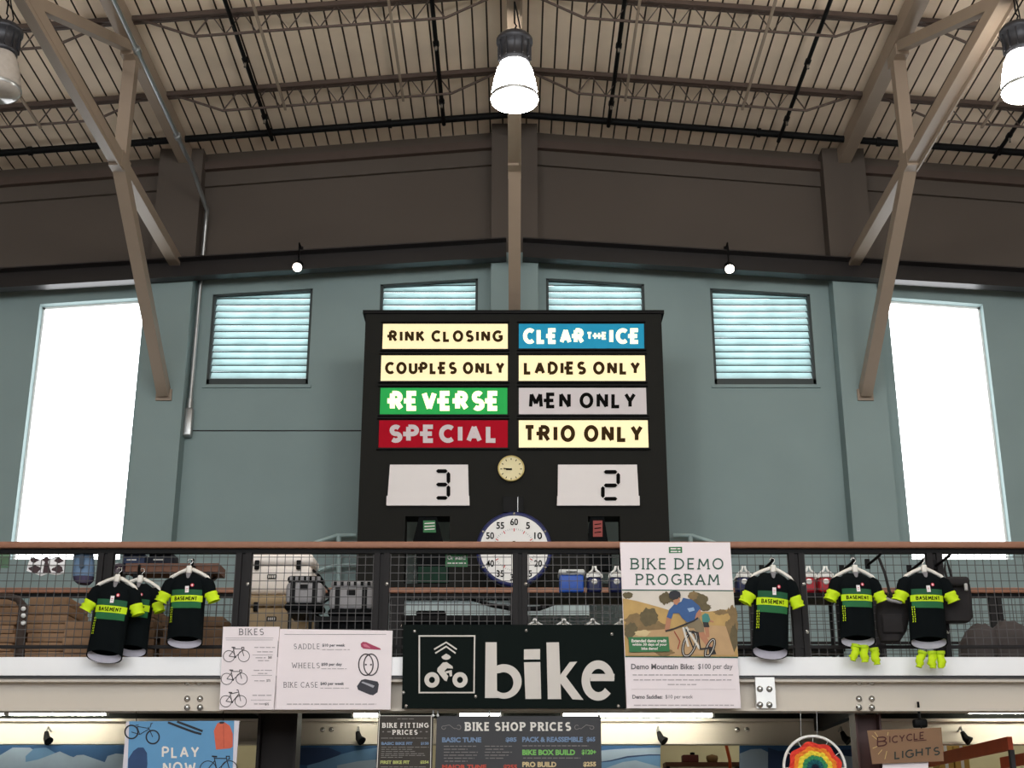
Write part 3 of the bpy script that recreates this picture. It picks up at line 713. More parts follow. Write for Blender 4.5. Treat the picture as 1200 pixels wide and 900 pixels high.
# ---------------------------------------------------------------- things on the mezzanine
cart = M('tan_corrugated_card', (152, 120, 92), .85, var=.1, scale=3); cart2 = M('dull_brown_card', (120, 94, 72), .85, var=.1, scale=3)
def carton_stack(px0, px1, ytop, ybot, n, D, dep, label, group, mat):
    a, c = P(px0, (ytop + ybot) / 2, D), P(px1, (ytop + ybot) / 2, D); z1, z0 = P(300, ytop, D).z, P(300, ybot, D).z
    h = (z1 - z0) / n; rnd = random.Random(group)
    for k in range(n):
        dx, dw = rnd.uniform(-.02, .02), rnd.uniform(0, .03); zc = z1 - (k + .5) * h
        b = MB(); b.rbox(((a.x + c.x) / 2 + dx, D + dep / 2, zc), (c.x - a.x - dw, dep, h - .006), mat, .008, 2)
        b.span(((a.x + c.x) / 2 + dx - .03, D - .001, zc - h / 2 + .01), ((a.x + c.x) / 2 + dx + .03, D + dep * .9, zc + h / 2 - .0025), mat)
        solo(b, 'flat_carton', 'flat %s carton, %s in the stack %s' % ('tan' if mat is cart else 'brown', ORD[k], label), 'carton', group)
zslab = 785
carton_stack(-30, 17, 701, zslab, 8, 14.0, .6, 'cut by the left edge', 'cartons in the left-edge stack', cart)
carton_stack(30.5, 79, 699, zslab, 8, 14.05, .7, 'right of the white-buttoned strap', 'cartons in the tall stack', cart)
carton_stack(72, 106, 728, zslab, 6, 13.75, .25, 'left of the front jersey pair', 'cartons in the low stack', cart)
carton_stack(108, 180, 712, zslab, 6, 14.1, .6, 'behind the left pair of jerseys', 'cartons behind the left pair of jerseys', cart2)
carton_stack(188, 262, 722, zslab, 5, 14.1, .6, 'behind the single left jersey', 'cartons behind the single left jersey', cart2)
# dark strap with white buttons in front of the left stacks
D = 13.7; rt = P(27, 770, D); root = thing('dark_strap', rt, 'dark curved strap with white buttons in front of the cartons', 'strap')
b = MB(); pts = [P(-6, 698.5, D), P(10, 699, D), P(21, 702, D), P(27, 710, D), P(25, 735, D), P(23, 772, D)]; b.tube(pts, [.03, .03, .035, .045, .05, .05], M('dark_umber_cloth', (60, 48, 42), .8), 8); b.build('band', root)
for y in (713.5, 721.5, 730): b = MB(); b.lathe([(.024, 0), (.022, .012), (.01, .02), (0, .022)], P(27.5, y, D - .05), white, 14, 'y'); o = b.build('button', root); o['label'] = 'white round button'
# silhouettes card, blue bag, green card by the left window
D = 13.335; rt = P(54, 674, D); root = thing('cutout_card', rt, 'white cut-out card with dark brown figures under the left window', 'card')
b = Art(D); out = [(31,669),(33,660),(36,653),(52,656),(66,653),(76,656),(75,672),(66,674),(56,672),(48,675),(38,671)]
b.prism([P(x, y, D) for x, y in out], (0, .01, 0), M('white_card', (248, 246, 248), .6, var=.01)); b.build('card', root)
WORLD_ROOT[0] = tuple(rt); a = Art(D - .003); um = M('plum_brown_print', (66, 48, 52), .7)
for cx3, cy3, rx, ry in ((40, 656.5, 5, 2.6), (54, 656, 4, 3), (69, 656.5, 5, 3), (41, 667, 7, 4), (68, 667, 6.5, 4)): a.pl([(cx3 + rx * math.cos(t) * (1 + .22 * math.sin(3 * t + cx3)), cy3 + ry * math.sin(t) * (1 + .22 * math.cos(4 * t))) for t in [2 * PI * k / 16 for k in range(16)]], um)
a.pl([(52,660),(55,654),(57,662),(60,671),(50,671)], um); a.build('figures').parent = root; WORLD_ROOT[0] = None
D = 13.42; rt = P(97, 684, D); root = thing('dry_bag', rt, 'dusty blue bag with dark bottom hung left of a front post', 'bag')
bluebag = M('dusty_blue_fabric', (112, 140, 172), .75, var=.1); plum = M('plum_fabric', (70, 62, 88), .8)
b = MB(); prof = [(84, 676), (87, 646), (110, 646), (110, 678)]
rings = []
for y, hw in ((646, 11), (655, 12.5), (668, 13), (676, 12.5)): c = P(98, y, D); k = .0083; rings.append([c + Vector((hw * k * math.cos(t), -.07 * math.sin(t), 0)) for t in [2 * PI * i / 20 for i in range(20)]])
b.loft(rings, bluebag, caps=True); b.build('body', root)
b = MB(); rings = []
for y, hw in ((676, 12.7), (681, 11.5), (684.5, 7)): c = P(98, y, D); rings.append([c + Vector((hw * .0083 * math.cos(t), -.075 * math.sin(t), 0)) for t in [2 * PI * i / 20 for i in range(20)]])
b.loft(rings, plum, caps=True); b.build('bottom', root)
b = MB(); b.bar(P(96, 645, D - .1), P(95.5, 665, D - .1), .04, .01, M('dark_slate_web', (66, 78, 92), .8), up=(0, 1, 0)); b.build('strap', root)
D = 13.6; b = Art(D); b.prism([P(x, y, D) for x, y in ((-12, 648), (11, 648), (10.5, 665.5), (-12, 665.5))], (0, .01, 0), M('pale_green_card', (126, 168, 140), .7)); solo(b, 'green_card', 'pale green card cut by the left edge below the rail', 'card')
b = Art(D := 13.38); b.prism([P(x, y, D) for x, y in ((522, 648), (548, 648), (548, 664), (522, 664))], (0, .008, 0), prgreen); root = solo(b, 'small_sign', 'small green sign with white print tied to the mesh before the scoreboard', 'sign')
WORLD_ROOT[0] = tuple(root.location); a = Art(D - .002); a.font('Or want!', 524.5, 650.5, 545.5, 656, offw, 1, .02); a.lines(524.5, 546, (660,), offw, 1.1, 1, 3); a.build('lettering').parent = root; WORLD_ROOT[0] = None

# plank shelf with boxes, behind the left jerseys
D = 13.36; a0, a1 = P(148, 661, D), P(256, 672, D)
root = thing('plank_shelf', ((a0.x + a1.x) / 2, D, a1.z), 'brown plank shelf fixed inside the mesh behind the left jerseys', 'shelf')
b = MB(); b.span((a0.x, D - .02, P(200, 670.5, D).z), (a1.x, D + .32, P(200, 660.5, D).z), plank); b.build('plank', root)
for px in (160, 246): b = MB(); x = P(px, 665, D).x; b.span((x - .02, D - .03, P(px, 682, D).z), (x + .02, D + .03, P(px, 670.5, D).z), blk); b.bar((x, D + .02, P(px, 681, D).z), (x, D + .28, P(px, 671.5, D).z), .03, .02, blk); b.build('bracket', root)
def retail_box(px0, px1, y0, y1, D, m, label):
    b = MB(); a, c = P(px0, y1, D), P(px1, y0, D); b.rbox(((a.x + c.x) / 2, D + .12, (a.z + c.z) / 2), (c.x - a.x, .24, c.z - a.z), m, .006, 2)
    root = solo(b, 'retail_box', label, 'box', 'boxes on the plank shelf'); WORLD_ROOT[0] = tuple(root.location)
    t = Art(D - .002); ym = y0 + (y1 - y0) * .62; t.stroke([(px0 + (px1 - px0) * .2, ym), (px0 + (px1 - px0) * .62, ym)], 1.6, offw, 1); t.build('printed_line').parent = root; WORLD_ROOT[0] = None
retail_box(143, 170, 649, 660.3, 13.4, M('slate_blue_box', (58, 70, 100), .7), 'slate blue box on the left end of the plank shelf')
retail_box(174, 203, 648.5, 660.3, 13.4, M('black_navy_box', (30, 34, 48), .7), 'black box on the middle of the plank shelf')
# a dark helmet hung left of the shelf
p = P(139, 667, 13.42); root = thing('helmet', p, 'dark bike helmet hung at the left end of the plank shelf', 'helmet')
b = MB(); rings = []
for k in range(7):
    t = k / 6 * PI / 2; rings.append([p + Vector((.115 * math.cos(t) * math.cos(u), .09 * math.cos(t) * math.sin(u), .11 * math.sin(t) - .05)) for u in [2 * PI * i / 20 for i in range(20)]])
b.loft(rings, M('dark_plum_shell', (58, 46, 58), .35), caps=True); b.build('shell', root)
b = MB(); b.tube([p + Vector((-.09, -.02, -.05)), p + Vector((0, -.03, -.16)), p + Vector((.09, -.02, -.05))], .007, blk, 6); b.build('chin_strap', root)

# hard coolers
def cooler(px0, px1, y0, ybot, D, body, label, lidh=.12):
    a, c = P(px0, y0, D), P(px1, ybot, D); x0, x1, z0, z1 = a.x, c.x, c.z, a.z; xm = (x0 + x1) / 2; dep = .5
    root = thing('hard_cooler', (xm, D + dep / 2, z0), label, 'cooler', 'hard coolers stacked behind the mesh')
    zl = z1 - lidh; b = MB(); b.rbox((xm, D + dep / 2, (z0 + zl) / 2), (x1 - x0 - .03, dep - .03, zl - z0 - .012), body, .05, 4); b.build('body', root)
    b = MB(); b.rbox((xm, D + dep / 2, (zl + z1) / 2), (x1 - x0, dep, lidh), body, .05, 4); b.build('lid', root)
    for s in (-1, 1): b = MB(); b.rbox((xm + s * (x1 - x0) * .3, D - .012, zl - .01), (.05, .03, .1), blk, .01, 2); b.build('latch', root)
    b = MB(); b.rbox((xm - .06, D + .012, zl - .13), (.1, .02, .05), blk, .008, 2); n = b.build('nameplate', root)
    b = MB(); x = x1 + .005; b.tube([(x - .02, D + .1, zl - .04), (x + .05, D + .12, zl - .1), (x + .05, D + .38, zl - .1), (x - .02, D + .4, zl - .04)], .014, blk, 8); b.build('handle', root)
    WORLD_ROOT[0] = tuple(root.location); t = Art(D); q = P
    for k in range(4): xx = xm - .095 + k * .02; t.add([(xx, D - .0, zl - .145), (xx + .012, D - .0, zl - .145), (xx + .012, D - .0, zl - .118), (xx, D - .0, zl - .118)], [(0, 1, 2, 3)], offw)
    t.build('plate_print').parent = n; n.children[0].matrix_parent_inverse = Matrix.Identity(4); WORLD_ROOT[0] = None
    return root
cooler(286, 365, 648, 696.5, 14.2, M('white_rotomoulded_plastic', (240, 232, 226), .5, var=.02), 'white hard cooler on top of the tan cooler')
cooler(284, 366, 696.8, 752, 14.15, M('tan_rotomoulded_plastic', (176, 152, 116), .5, var=.04), 'tan hard cooler under the white cooler')
b = MB(); a, c = P(284, 752, 14.15), P(366, 786, 14.15)
for x in (a.x + .05, c.x - .05): b.span((x - .04, 14.2, SLAB), (x + .04, 14.6, a.z - .03), dark)
b.span((a.x, 14.16, a.z - .03), (c.x, 14.64, a.z), dark); solo(b, 'low_stand', 'dark low stand under the tan cooler', 'stand')
# soft coolers, on a black table
softg = M('mottled_grey_fabric', (150, 148, 150), .85, var=.25, scale=10)
def softcooler(px0, px1, y0, y1, D, label, cap):
    a, c = P(px0, y0, D), P(px1, y1, D); W, H, xm = c.x - a.x, a.z - c.z, (a.x + c.x) / 2; z0 = c.z; dep = .3
    root = thing('soft_cooler', (xm, D + dep / 2, z0), label, 'cooler', 'grey soft coolers behind the mesh')
    b = MB(); b.rbox((xm, D + dep / 2, z0 + H * .49), (W, dep, H * .62), softg, .05, 4); b.build('body', root)
    b = MB(); b.rbox((xm, D + dep / 2, z0 + H * .11), (W + .012, dep + .012, H * .22), blkcloth, .04, 4); b.build('base', root)
    b = MB(); b.rbox((xm, D + dep / 2, z0 + H * .88), (W * .96, dep * .9, H * .2), softg if not cap else blkcloth, .04, 4)
    for k in range(6): b.span((xm + W * (-.4 + .15 * k), D + .0, z0 + H * .84), (xm + W * (-.4 + .15 * k) + .03, D + .02, z0 + H * .94), blk if not cap else softg)
    b.build('top_flap', root)
    for s in (-1, 1): b = MB(); b.span((xm + s * W * .3 - .025, D - .008, z0 + H * .2), (xm + s * W * .3 + .025, D + .0, z0 + H * .78), blk); b.build('web_strap', root)
    b = MB(); b.rbox((xm, D - .004, z0 + H * .64), (.085, .01, .055), blk, .004, 2); n = b.build('logo_patch', root)
    b = MB(); b.tube([(xm + W / 2 - .01, D + .14, z0 + H * .8), (xm + W / 2 + .05, D + .12, z0 + H * .6), (xm + W / 2 + .06, D + .1, z0 + H * .35), (xm + W / 2, D + .1, z0 + H * .25)], .012, blk, 8); b.build('shoulder_strap', root)
softcooler(335.5, 376.5, 673, 715, 13.6, 'smaller grey soft cooler with black straps in front of the hard coolers', True)
softcooler(386, 437, 679, 722, 13.6, 'wider grey soft cooler with black straps left of a railing post', False)
def table(px0, px1, ytop, D, dep, label, name='display_table', board_h=.05):
    a, c = P(px0, ytop, D), P(px1, ytop, D); z = a.z
    root = thing(name, ((a.x + c.x) / 2, D + dep / 2, SLAB), label, 'table' if 'table' in name else 'shelf')
    b = MB(); b.span((a.x, D, z - board_h), (c.x, D + dep, z), blk); b.build('top', root)
    for x in (a.x + .03, c.x - .03):
        for d in (D + .03, D + dep - .03): b = MB(); b.span((x - .02, d - .02, SLAB), (x + .02, d + .02, z - board_h), blk); b.build('leg', root)
    return root, a.x, c.x, z
r_, x0_, x1_, z_ = table(368, 440, 722.3, 13.55, .42, 'black display table under the wider soft cooler')
b = MB(); b.span((x0_ + .02, 13.6, SLAB + .1), (x1_ - .02, 13.95, z_ - .06), blkcloth); b.build('drawer_block', r_)
b = MB(); a, c = P(337, 715.3, 13.58), P(366, 715.3, 13.58); b.span((a.x, 13.58, a.z - .03), (c.x, 14.1, a.z), blk)
for x in (a.x + .02, c.x - .02): b.span((x - .015, 13.6, SLAB), (x + .015, 13.63, a.z - .03), blk)
solo(b, 'side_stand', 'black side stand under the smaller soft cooler', 'stand')
# playmate coolers with white arched handles, on the dark shelf
def playmate(pxc, ytop, ybot, wpx, D, body, label):
    c = P(pxc, ybot, D); t = P(pxc, ytop, D); W = wpx * .0088; H = t.z - c.z; x, z0 = c.x, c.z; d = .22
    root = thing('lunch_cooler', (x, D + d / 2, z0), label, 'cooler', 'small coolers with white lids')
    b = MB(); b.rbox((x, D + d / 2, z0 + H * .3), (W, d, H * .6), body, .03, 3); b.build('body', root)
    b = MB(); rings = []
    for (k, h) in ((1.02, .6), (1.02, .66), (.8, .76), (.35, .84)): rings.append([Vector((x + W / 2 * k * sx, D + d / 2 + d / 2 * k * sy * 1.0, z0 + H * h)) for sx, sy in ((1, 1), (-1, 1), (-1, -1), (1, -1))])
    b.loft(rings, white, caps=True, smooth=False); b.build('lid', root)
    b = MB(); hh = [Vector((x - W * .52, D - .01, z0 + H * .56)), Vector((x - W * .5, D - .01, z0 + H * .68)), Vector((x - W * .12, D - .01, z0 + H * .86)), Vector((x - W * .08, D - .01, z0 + H)), Vector((x + W * .08, D - .01, z0 + H)), Vector((x + W * .12, D - .01, z0 + H * .86)), Vector((x + W * .5, D - .01, z0 + H * .68)), Vector((x + W * .52, D - .01, z0 + H * .56))]
    b.tube(hh, .012, white, 8); b.build('handle', root)
    b = MB(); b.lathe([(.032, 0), (.03, .01), (0, .012)], (x, D - .002, z0 + H * .42), white, 16, 'y'); b.build('button', root)
nav = M('navy_cooler_plastic', (28, 36, 82), .45); redc = M('red_cooler_plastic', (178, 34, 48), .45)
D = 14.4
root_, xa, xb, zsh = table(610, 985, 694.5, D - .05, .4, 'long dark shelf carrying the small coolers behind the demo poster', 'display_shelf', .06)
for k, (nm, hgt) in enumerate((('lower_board', .02),)): b = MB(); b.span((xa, D - .05, SLAB + .22), (xb, D + .35, SLAB + .27), blk); b.build('lower_board', root_)
for px, lb, bm in ((697, 'navy cooler with white lid, right of the big blue one', nav), (723, 'navy cooler with white lid beside the demo poster edge', nav), (873, 'navy cooler with white lid just right of the demo poster', nav), (949, 'red cooler with white lid, beside the railing post', redc), (969, 'red cooler with white lid, beside the single jersey with socks', redc)):
    playmate(px, 664, 694.3, 17, D, bm, lb)
a, c = P(656, 694.3, D), P(684, 667, D)
root = thing('ice_chest', ((a.x + c.x) / 2, D + .12, a.z), 'bright blue ice chest with pale grey lid on the dark shelf', 'cooler')
b = MB(); b.rbox(((a.x + c.x) / 2, D + .13, a.z + (c.z - a.z) * .38), (c.x - a.x, .26, (c.z - a.z) * .76), M('royal_blue_plastic', (36, 84, 180), .45), .02, 3); b.build('body', root)
b = MB(); b.rbox(((a.x + c.x) / 2, D + .13, a.z + (c.z - a.z) * .88), (c.x - a.x + .02, .28, (c.z - a.z) * .24), M('pale_grey_plastic', (205, 208, 208), .45), .02, 3); b.span(((a.x + c.x) / 2 - .06, D - .015, a.z + (c.z - a.z) * .86), ((a.x + c.x) / 2 + .06, D, a.z + (c.z - a.z) * .9), blk); b.build('lid', root)
zl = P(600, 746, D).z
for px, lb in ((627, 'lower cooler with only its white lid showing, right of the middle post'), (661, 'lower cooler with only its white lid showing, second from the middle post'), (695, 'lower cooler with a wide white peak, third from the middle post'), (729, 'lower cooler with white peak half hidden by the demo poster')):
    playmate(px, 726, 748, 17, D - .02 if False else D, nav, lb)
# black hose drooping in the gap below the board
b = MB(); b.tube([P(548, 693, RD + .04), P(552, 702, RD + .07), P(575, 709, RD + .07), P(603, 714, RD + .07), P(632, 713, RD + .07), P(650, 707, RD + .07), P(662, 696, RD + .04)], [.02, .02, .025, .03, .03, .025, .015], blk, 8); solo(b, 'hose', 'black hose drooping below the scoreboard behind the second railing', 'hose')
r_, x0_, x1_, z_ = table(470, 618, 721, 14.6, .5, 'black table behind the mesh above the big dark sign')
b = MB(); b.span((x0_ + .02, 14.66, SLAB + .1), (x1_ - .02, 15.05, z_ - .06), blkcloth); b.build('cloth_front', r_)
b = MB(); a, c = P(487, 721, 14.7), P(522, 715, 14.7); b.rbox(((a.x + c.x) / 2, 14.85, (a.z + c.z) / 2), (c.x - a.x, .3, c.z - a.z), blkcloth, .03, 3); solo(b, 'folded_bag', 'black folded bag on the table behind the big dark sign', 'bag')

# ---------------------------------------------------------------- jerseys on hangers
jg1 = M('bottle_green_print', (24, 84, 54), .8, var=.1, scale=20); jg2 = M('mid_green_print', (34, 104, 60), .8, var=.1, scale=20); jblk = M('blue_black_jersey', (12, 17, 19), .9, var=.15, scale=20, spec=.08)
greyl_ = M('pale_grey_gripper', (196, 192, 204), .8, var=.1, scale=30); badge = M('pink_red_badge', (206, 66, 84), .7); tagm = M('white_swing_tag', (235, 228, 230), .6)
PR = [(0, .062, .045), (-.025, .11, .055), (-.06, .165, .07), (-.12, .178, .085), (-.22, .168, .09), (-.35, .165, .085), (-.5, .168, .078), (-.66, .172, .07), (-.75, .172, .07)]
def prof(z):
    for (z0, a0, b0), (z1, a1, b1) in zip(PR[:-1], PR[1:]):
        if z1 <= z <= z0: t = (z - z0) / (z1 - z0); return a0 + (a1 - a0) * t, b0 + (b1 - b0) * t
    return PR[-1][1:]
fold = lambda x, z: .007 * math.sin(34 * x + 5 * z) * min(1, max(0, (-z - .1) / .3)) + .004 * math.sin(21 * z + 13 * x)
def fy(x, z):
    hw, dp = prof(z); return -dp * math.sqrt(max(0, 1 - (x / hw) ** 2)) - fold(x, z)
def jersey():
    root = thing('cycling_jersey', (0, 0, 0), 'x', 'jersey', 'green and black cycling jerseys on hangers', world=False)
    b = MB(); rings = []; n = 40
    for i in range(23):
        rg = []
        for k in range(n):
            t = 2 * PI * k / n; fr = -math.sin(t)                       # +1 at the front
            zz = -.66 * i / 22; lowk = max(0, (-zz - .35) / .31)
            zz += lowk * (.05 * fr); hw, dp = prof(zz)
            x = hw * math.cos(t); y = dp * math.sin(t)
            y += -fold(x, zz) * fr
            if i == 0: zz += -.02 * max(0, fr)
            rg.append(Vector((x, y, zz)))
        rings.append(rg)
    b.loft(rings, jblk); body = b.build('body', root)
    b = MB(); rr = []
    for zz in (-.655, -.59):
        rr.append([Vector((.16 * math.cos(t), .054 * math.sin(t), zz - .052 * math.sin(t))) for t in [PI * k / 20 for k in range(21)]])
    b.loft(rr, greyl_, closed=False); b.build('hem_gripper', root)
    for s in (-1, 1):
        b = MB(); pts = [(s * .12, 0, -.07), (s * .165, .0, -.1), (s * .195, -.005, -.15), (s * .212, -.01, -.205)]
        rings = []
        for (x, y, z), r in zip(pts, (.07, .074, .068, .062)):
            d = Vector((s * .5, 0, -1)).normalized(); u = Vector((1 * abs(d.z), 0, d.x)).normalized(); v = Vector((0, 1, 0))
            rings.append([Vector((x, y, z)) + u * (r * math.cos(t)) + v * (r * .75 * math.sin(t)) for t in [2 * PI * k / 16 for k in range(16)]])
        b.loft(rings, jblk); b.build('sleeve', root)
        b = MB(); rings = []; rnd = random.Random(s + 5)
        for q in range(6):
            x, z = s * (.21 + .009 * q), -.19 - .017 * q; u = Vector((.93, 0, s * .36)); v = Vector((0, 1, 0)); rb = .066 + (.006 if q % 2 else -.005) - .002 * q
            rings.append([Vector((x, -.012, z)) + u * ((rb + rnd.uniform(-.007, .007)) * math.cos(t)) + v * ((rb * .8 + rnd.uniform(-.006, .006)) * math.sin(t)) for t in [2 * PI * k / 14 for k in range(14)]])
        b.loft(rings, neon); b.build('neon_cuff', root)
    def patch(x0, x1, z0, z1, mat, name, off=.004, nx=16):
        b = MB(); vs = []; nz = 3
        for j in range(nz + 1):
            for i in range(nx + 1):
                x = x0 + (x1 - x0) * i / nx; z = z0 + (z1 - z0) * j / nz; vs.append(Vector((x, fy(x, z) - off, z)))
        fs = [(j*(nx+1)+i, j*(nx+1)+i+1, (j+1)*(nx+1)+i+1, (j+1)*(nx+1)+i) for j in range(nz) for i in range(nx)]
        b.add(vs, fs, mat, True); return b.build(name, root)
    patch(-.142, .142, -.225, -.17, jg1, 'upper_chest_band'); patch(-.15, .15, -.285, -.225, neon, 'neon_chest_band', .005); patch(-.142, .142, -.345, -.285, jg2, 'lower_chest_band')
    sv = lambda p, ly: Vector((p[0] / 1000, fy(p[0] / 1000, -p[1] / 1000) - .006 - .0008 * ly, -p[1] / 1000))
    a = Art(0, sv); a.text('BASEMENT', -108, 238, 108, 274, ink, 1, .2, .08, 0, .16); a.build('chest_lettering', root)
    a = Art(0, sv); a.pl(arc(52, 128, 16, 16, 0, 360, 16)[:-1], badge, 2); a.pl(arc(52, 128, 8, 9, 30, 300, 10), tagm, 3); a.build('badge', root)
    a = Art(0, sv); a.pl([(-12, 140), (24, 138), (26, 200), (-8, 202)], tagm, 6); a.stroke([(-2, 165), (16, 164)], 5, badge, 7); a.stroke([(-2, 180), (14, 179)], 3, greyink, 7); a.build('swing_tag', root)
    a = Art(0, sv); a.pl([(-26, 6), (26, 6), (14, 52), (2, 60), (-12, 52)], M('grey_collar_lining', (120, 118, 122), .9), 2); a.build('collar_lining', root)
    a = Art(0, sv); rnd = random.Random(4)
    for k in range(7):
        y = 330 + k * 22
        for xo in (-141, -126): a.stroke([(xo + rnd.uniform(-2, 2), y), (xo + rnd.uniform(-2, 3), y + 15)], 6, neon, 2)
    a.build('side_print', root)
    return root
def hanger():
    root = thing('clothes_hanger', (0, 0, 0), 'x', 'hanger', 'pale plastic hangers holding jerseys', world=False)
    pl_ = M('clear_white_plastic', (226, 222, 214), .35, var=.05)
    b = MB(); b.tube([(-.2, .0, -.075), (-.17, .0, -.035), (-.1, 0, .005), (-.03, 0, .035), (.03, 0, .035), (.1, 0, .005), (.17, 0, -.035), (.2, 0, -.075)], [.016, .018, .018, .02, .02, .018, .018, .016], pl_, 8); b.build('arms', root)
    b = MB(); b.rbox((0, -.035, .03), (.05, .04, .075), pl_, .012, 3); b.build('size_clip', root)
    b = MB(); b.tube([(0, 0, .05), (0, 0, .09), (.02, .0, .11), (.015, 0, .135), (-.015, 0, .14), (-.03, 0, .12)], .005, chrome, 6); b.build('hook', root)
    return root
def peg():
    root = thing('display_peg', (0, 0, 0), 'x', 'display peg', 'black display pegs hooked on the front mesh', world=False)
    b = MB(); b.rbox((0, .25, .01), (.05, .02, .1), blk, .006, 2); b.build('back_clip', root)
    b = MB(); b.tube([(0, .25, .0), (.02, .12, .012), (.05, .0, .035), (.065, -.05, .06)], .014, blk, 8); b.build('arm', root)
    return root
JD = 13.0
jp, hp, pp = jersey(), hanger(), peg()
J = [  # collar px, py, tilt, scale x, scale z, distance, label
 (165, 683, -3, .88, 1.0, 13.17, 'black and green jersey half hidden behind another, second from the left edge', 'the half hidden second jersey from the left'),
 (138, 682, -5, 1.0, 1.08, 12.98, 'black and green jersey in front of its twin, nearest the left edge', 'the leftmost jersey'),
 (222.5, 672, 0, 1.0, 1.0, JD, 'black and green jersey hanging alone beside the bikes price board', 'the jersey beside the bikes price board'),
 (905, 671, -5, 1.0, 1.16, JD, 'black and green jersey hanging just right of the demo poster', 'the jersey beside the demo poster'),
 (1001, 671, -1.5, .98, 1.0, JD, 'black and green jersey with crumpled neon socks below, left of the black pack', 'the left jersey with neon socks'),
 (1082, 671, -1, 1.04, 1.02, JD, 'black and green jersey with neon socks in a row below, nearest the right edge', 'the right jersey with neon socks')]
for i, (px, py, tl_, sx, sz, D, lb, wh) in enumerate(J):
    p = P(px, py, D)
    for proto, label in ((jp, lb), (hp, 'pale plastic hanger inside ' + wh), (pp, 'black display peg carrying ' + wh)):
        o = proto if i == 5 else copy_tree(proto)
        o['label'] = label; o.location = p
        if proto is jp: o.rotation_euler = (0, math.radians(-tl_), 0); o.scale = (sx, 1, sz)
        elif proto is hp: o.rotation_euler = (0, math.radians(-tl_), 0)
        else: o.location = p + Vector((-.045, FD - D - .25, .075)); o.scale = (1, (FD - D + .05) / .25 if False else 1, 1)
p = P(1024, 656, 13.05); o = copy_tree(pp); o.location = p; o['label'] = 'black display peg carrying the long-strapped black pack between two jerseys'
p = P(1105, 657, 13.05); o = copy_tree(pp); o.location = p; o['label'] = 'black display peg carrying the roll-top bag right of the last jersey'
# neon socks under two jerseys
def sock(px, py, D, rot, label):
    p = P(px, py, D); root = thing('neon_sock', (0, 0, 0), label, 'sock', 'neon yellow socks hanging below jerseys', world=False)
    b = MB(); rnd = random.Random(px); rings = []
    for q in range(9):
        t0 = q / 8; z = -.15 * t0; r = (.038 + .005 * math.sin(q * 2.6 + px)) * (1 if q < 7 else .75); xo = .006 * math.sin(q * 1.1 + px)
        rings.append([Vector((xo + (r + rnd.uniform(-.006, .006)) * math.cos(t), (r * .8) * math.sin(t), z)) for t in [2 * PI * k / 14 for k in range(14)]])
    b.loft(rings, neon, caps=True); b.build('leg', root)
    b = MB(); b.tube([(0, 0, .006), (0, 0, -.02)], .043, M('lime_knit_cuff', (176, 210, 30), .8), 14); b.build('cuff', root)
    root.location = p; root.rotation_euler = (0, rot, 0)
for px, py, r, lb in ((1003, 756, .25, 'neon sock farthest left below the left jersey with socks'), (1012, 757, 0, 'neon sock in the middle below the left jersey with socks'), (1024, 760, -.1, 'neon sock farthest right below the left jersey with socks'),
                  (1081, 764, .35, 'neon sock farthest left below the right jersey with socks'), (1092, 764, .05, 'neon sock in the middle below the right jersey with socks'), (1102, 764, 0, 'neon sock farthest right below the right jersey with socks')):
    sock(px, py, 12.98, r, lb)
# packs hanging between and beside the right jerseys
packm = M('charcoal_pack_cloth', (36, 33, 34), .9, var=.2, scale=14)
p = P(1045, 752, 13.05); root = thing('backpack', p, 'black pack on long straps hanging between the two jerseys with socks', 'backpack')
b = MB(); rings = []
for y, hw, cxp in ((699, 13, 1046), (706, 19, 1046), (722, 20, 1046), (740, 17, 1045), (752, 11, 1043)): c = P(cxp, y, 13.2); rings.append([c + Vector((hw * .0083 * (abs(math.cos(t)) ** .7) * (1 if math.cos(t) > 0 else -1), -.075 * math.sin(t), 0)) for t in [2 * PI * k / 24 for k in range(24)]])
b.loft(rings, packm, caps=True); b.build('body', root)
b = MB(); b.tube([P(1030, 654, 13.0), P(1037, 672, 13.0), P(1042, 692, 13.03), P(1047, 702, 13.05)], .014, packm, 6); b.build('strap', root)
b = MB(); b.tube([P(1034, 700, 12.98), P(1045, 704, 12.96), P(1056, 706, 12.98)], .016, M('pale_grey_webbing', (150, 148, 150), .7), 6); b.build('cinch_webbing', root)
b = MB(); c = P(1046, 731, 13.12); b.rbox((c.x, c.y, c.z), (.2, .05, .18), packm, .02, 3); b.build('front_pocket', root)
p = P(1121, 728, 13.1); root = thing('roll_top_bag', p, 'charcoal roll-top bag hanging right of the last jersey', 'bag')
b = MB(); rings = []
for y, hw, cxp in ((686, 13, 1122), (697, 15, 1122), (715, 17, 1121), (724, 18, 1121), (729, 15, 1120)): c = P(cxp, y, 13.19); rings.append([c + Vector((hw * .0083 * (abs(math.cos(t)) ** .5) * (1 if math.cos(t) > 0 else -1), -.1 * (abs(math.sin(t)) ** .6) * (1 if math.sin(t) > 0 else -1), 0)) for t in [2 * PI * k / 24 for k in range(24)]])
b.loft(rings, packm, caps=True); b.build('body', root)
b = MB(); c = P(1121, 682, 13.08); b.rbox((c.x, c.y, c.z), (.22, .15, .09), packm, .035, 4); b.build('rolled_top', root)
b = MB(); b.tube([P(1111, 683, 13.05), P(1107, 668, 13.02), P(1108, 652, 13.0), P(1113, 668, 13.02), P(1116, 680, 13.05)], .013, packm, 6); b.build('strap', root)
b = MB(); c = P(1132, 688, 13.0); b.rbox((c.x, c.y, c.z), (.03, .03, .07), M('grey_buckle', (168, 166, 166), .4), .008, 2); b.build('buckle', root)
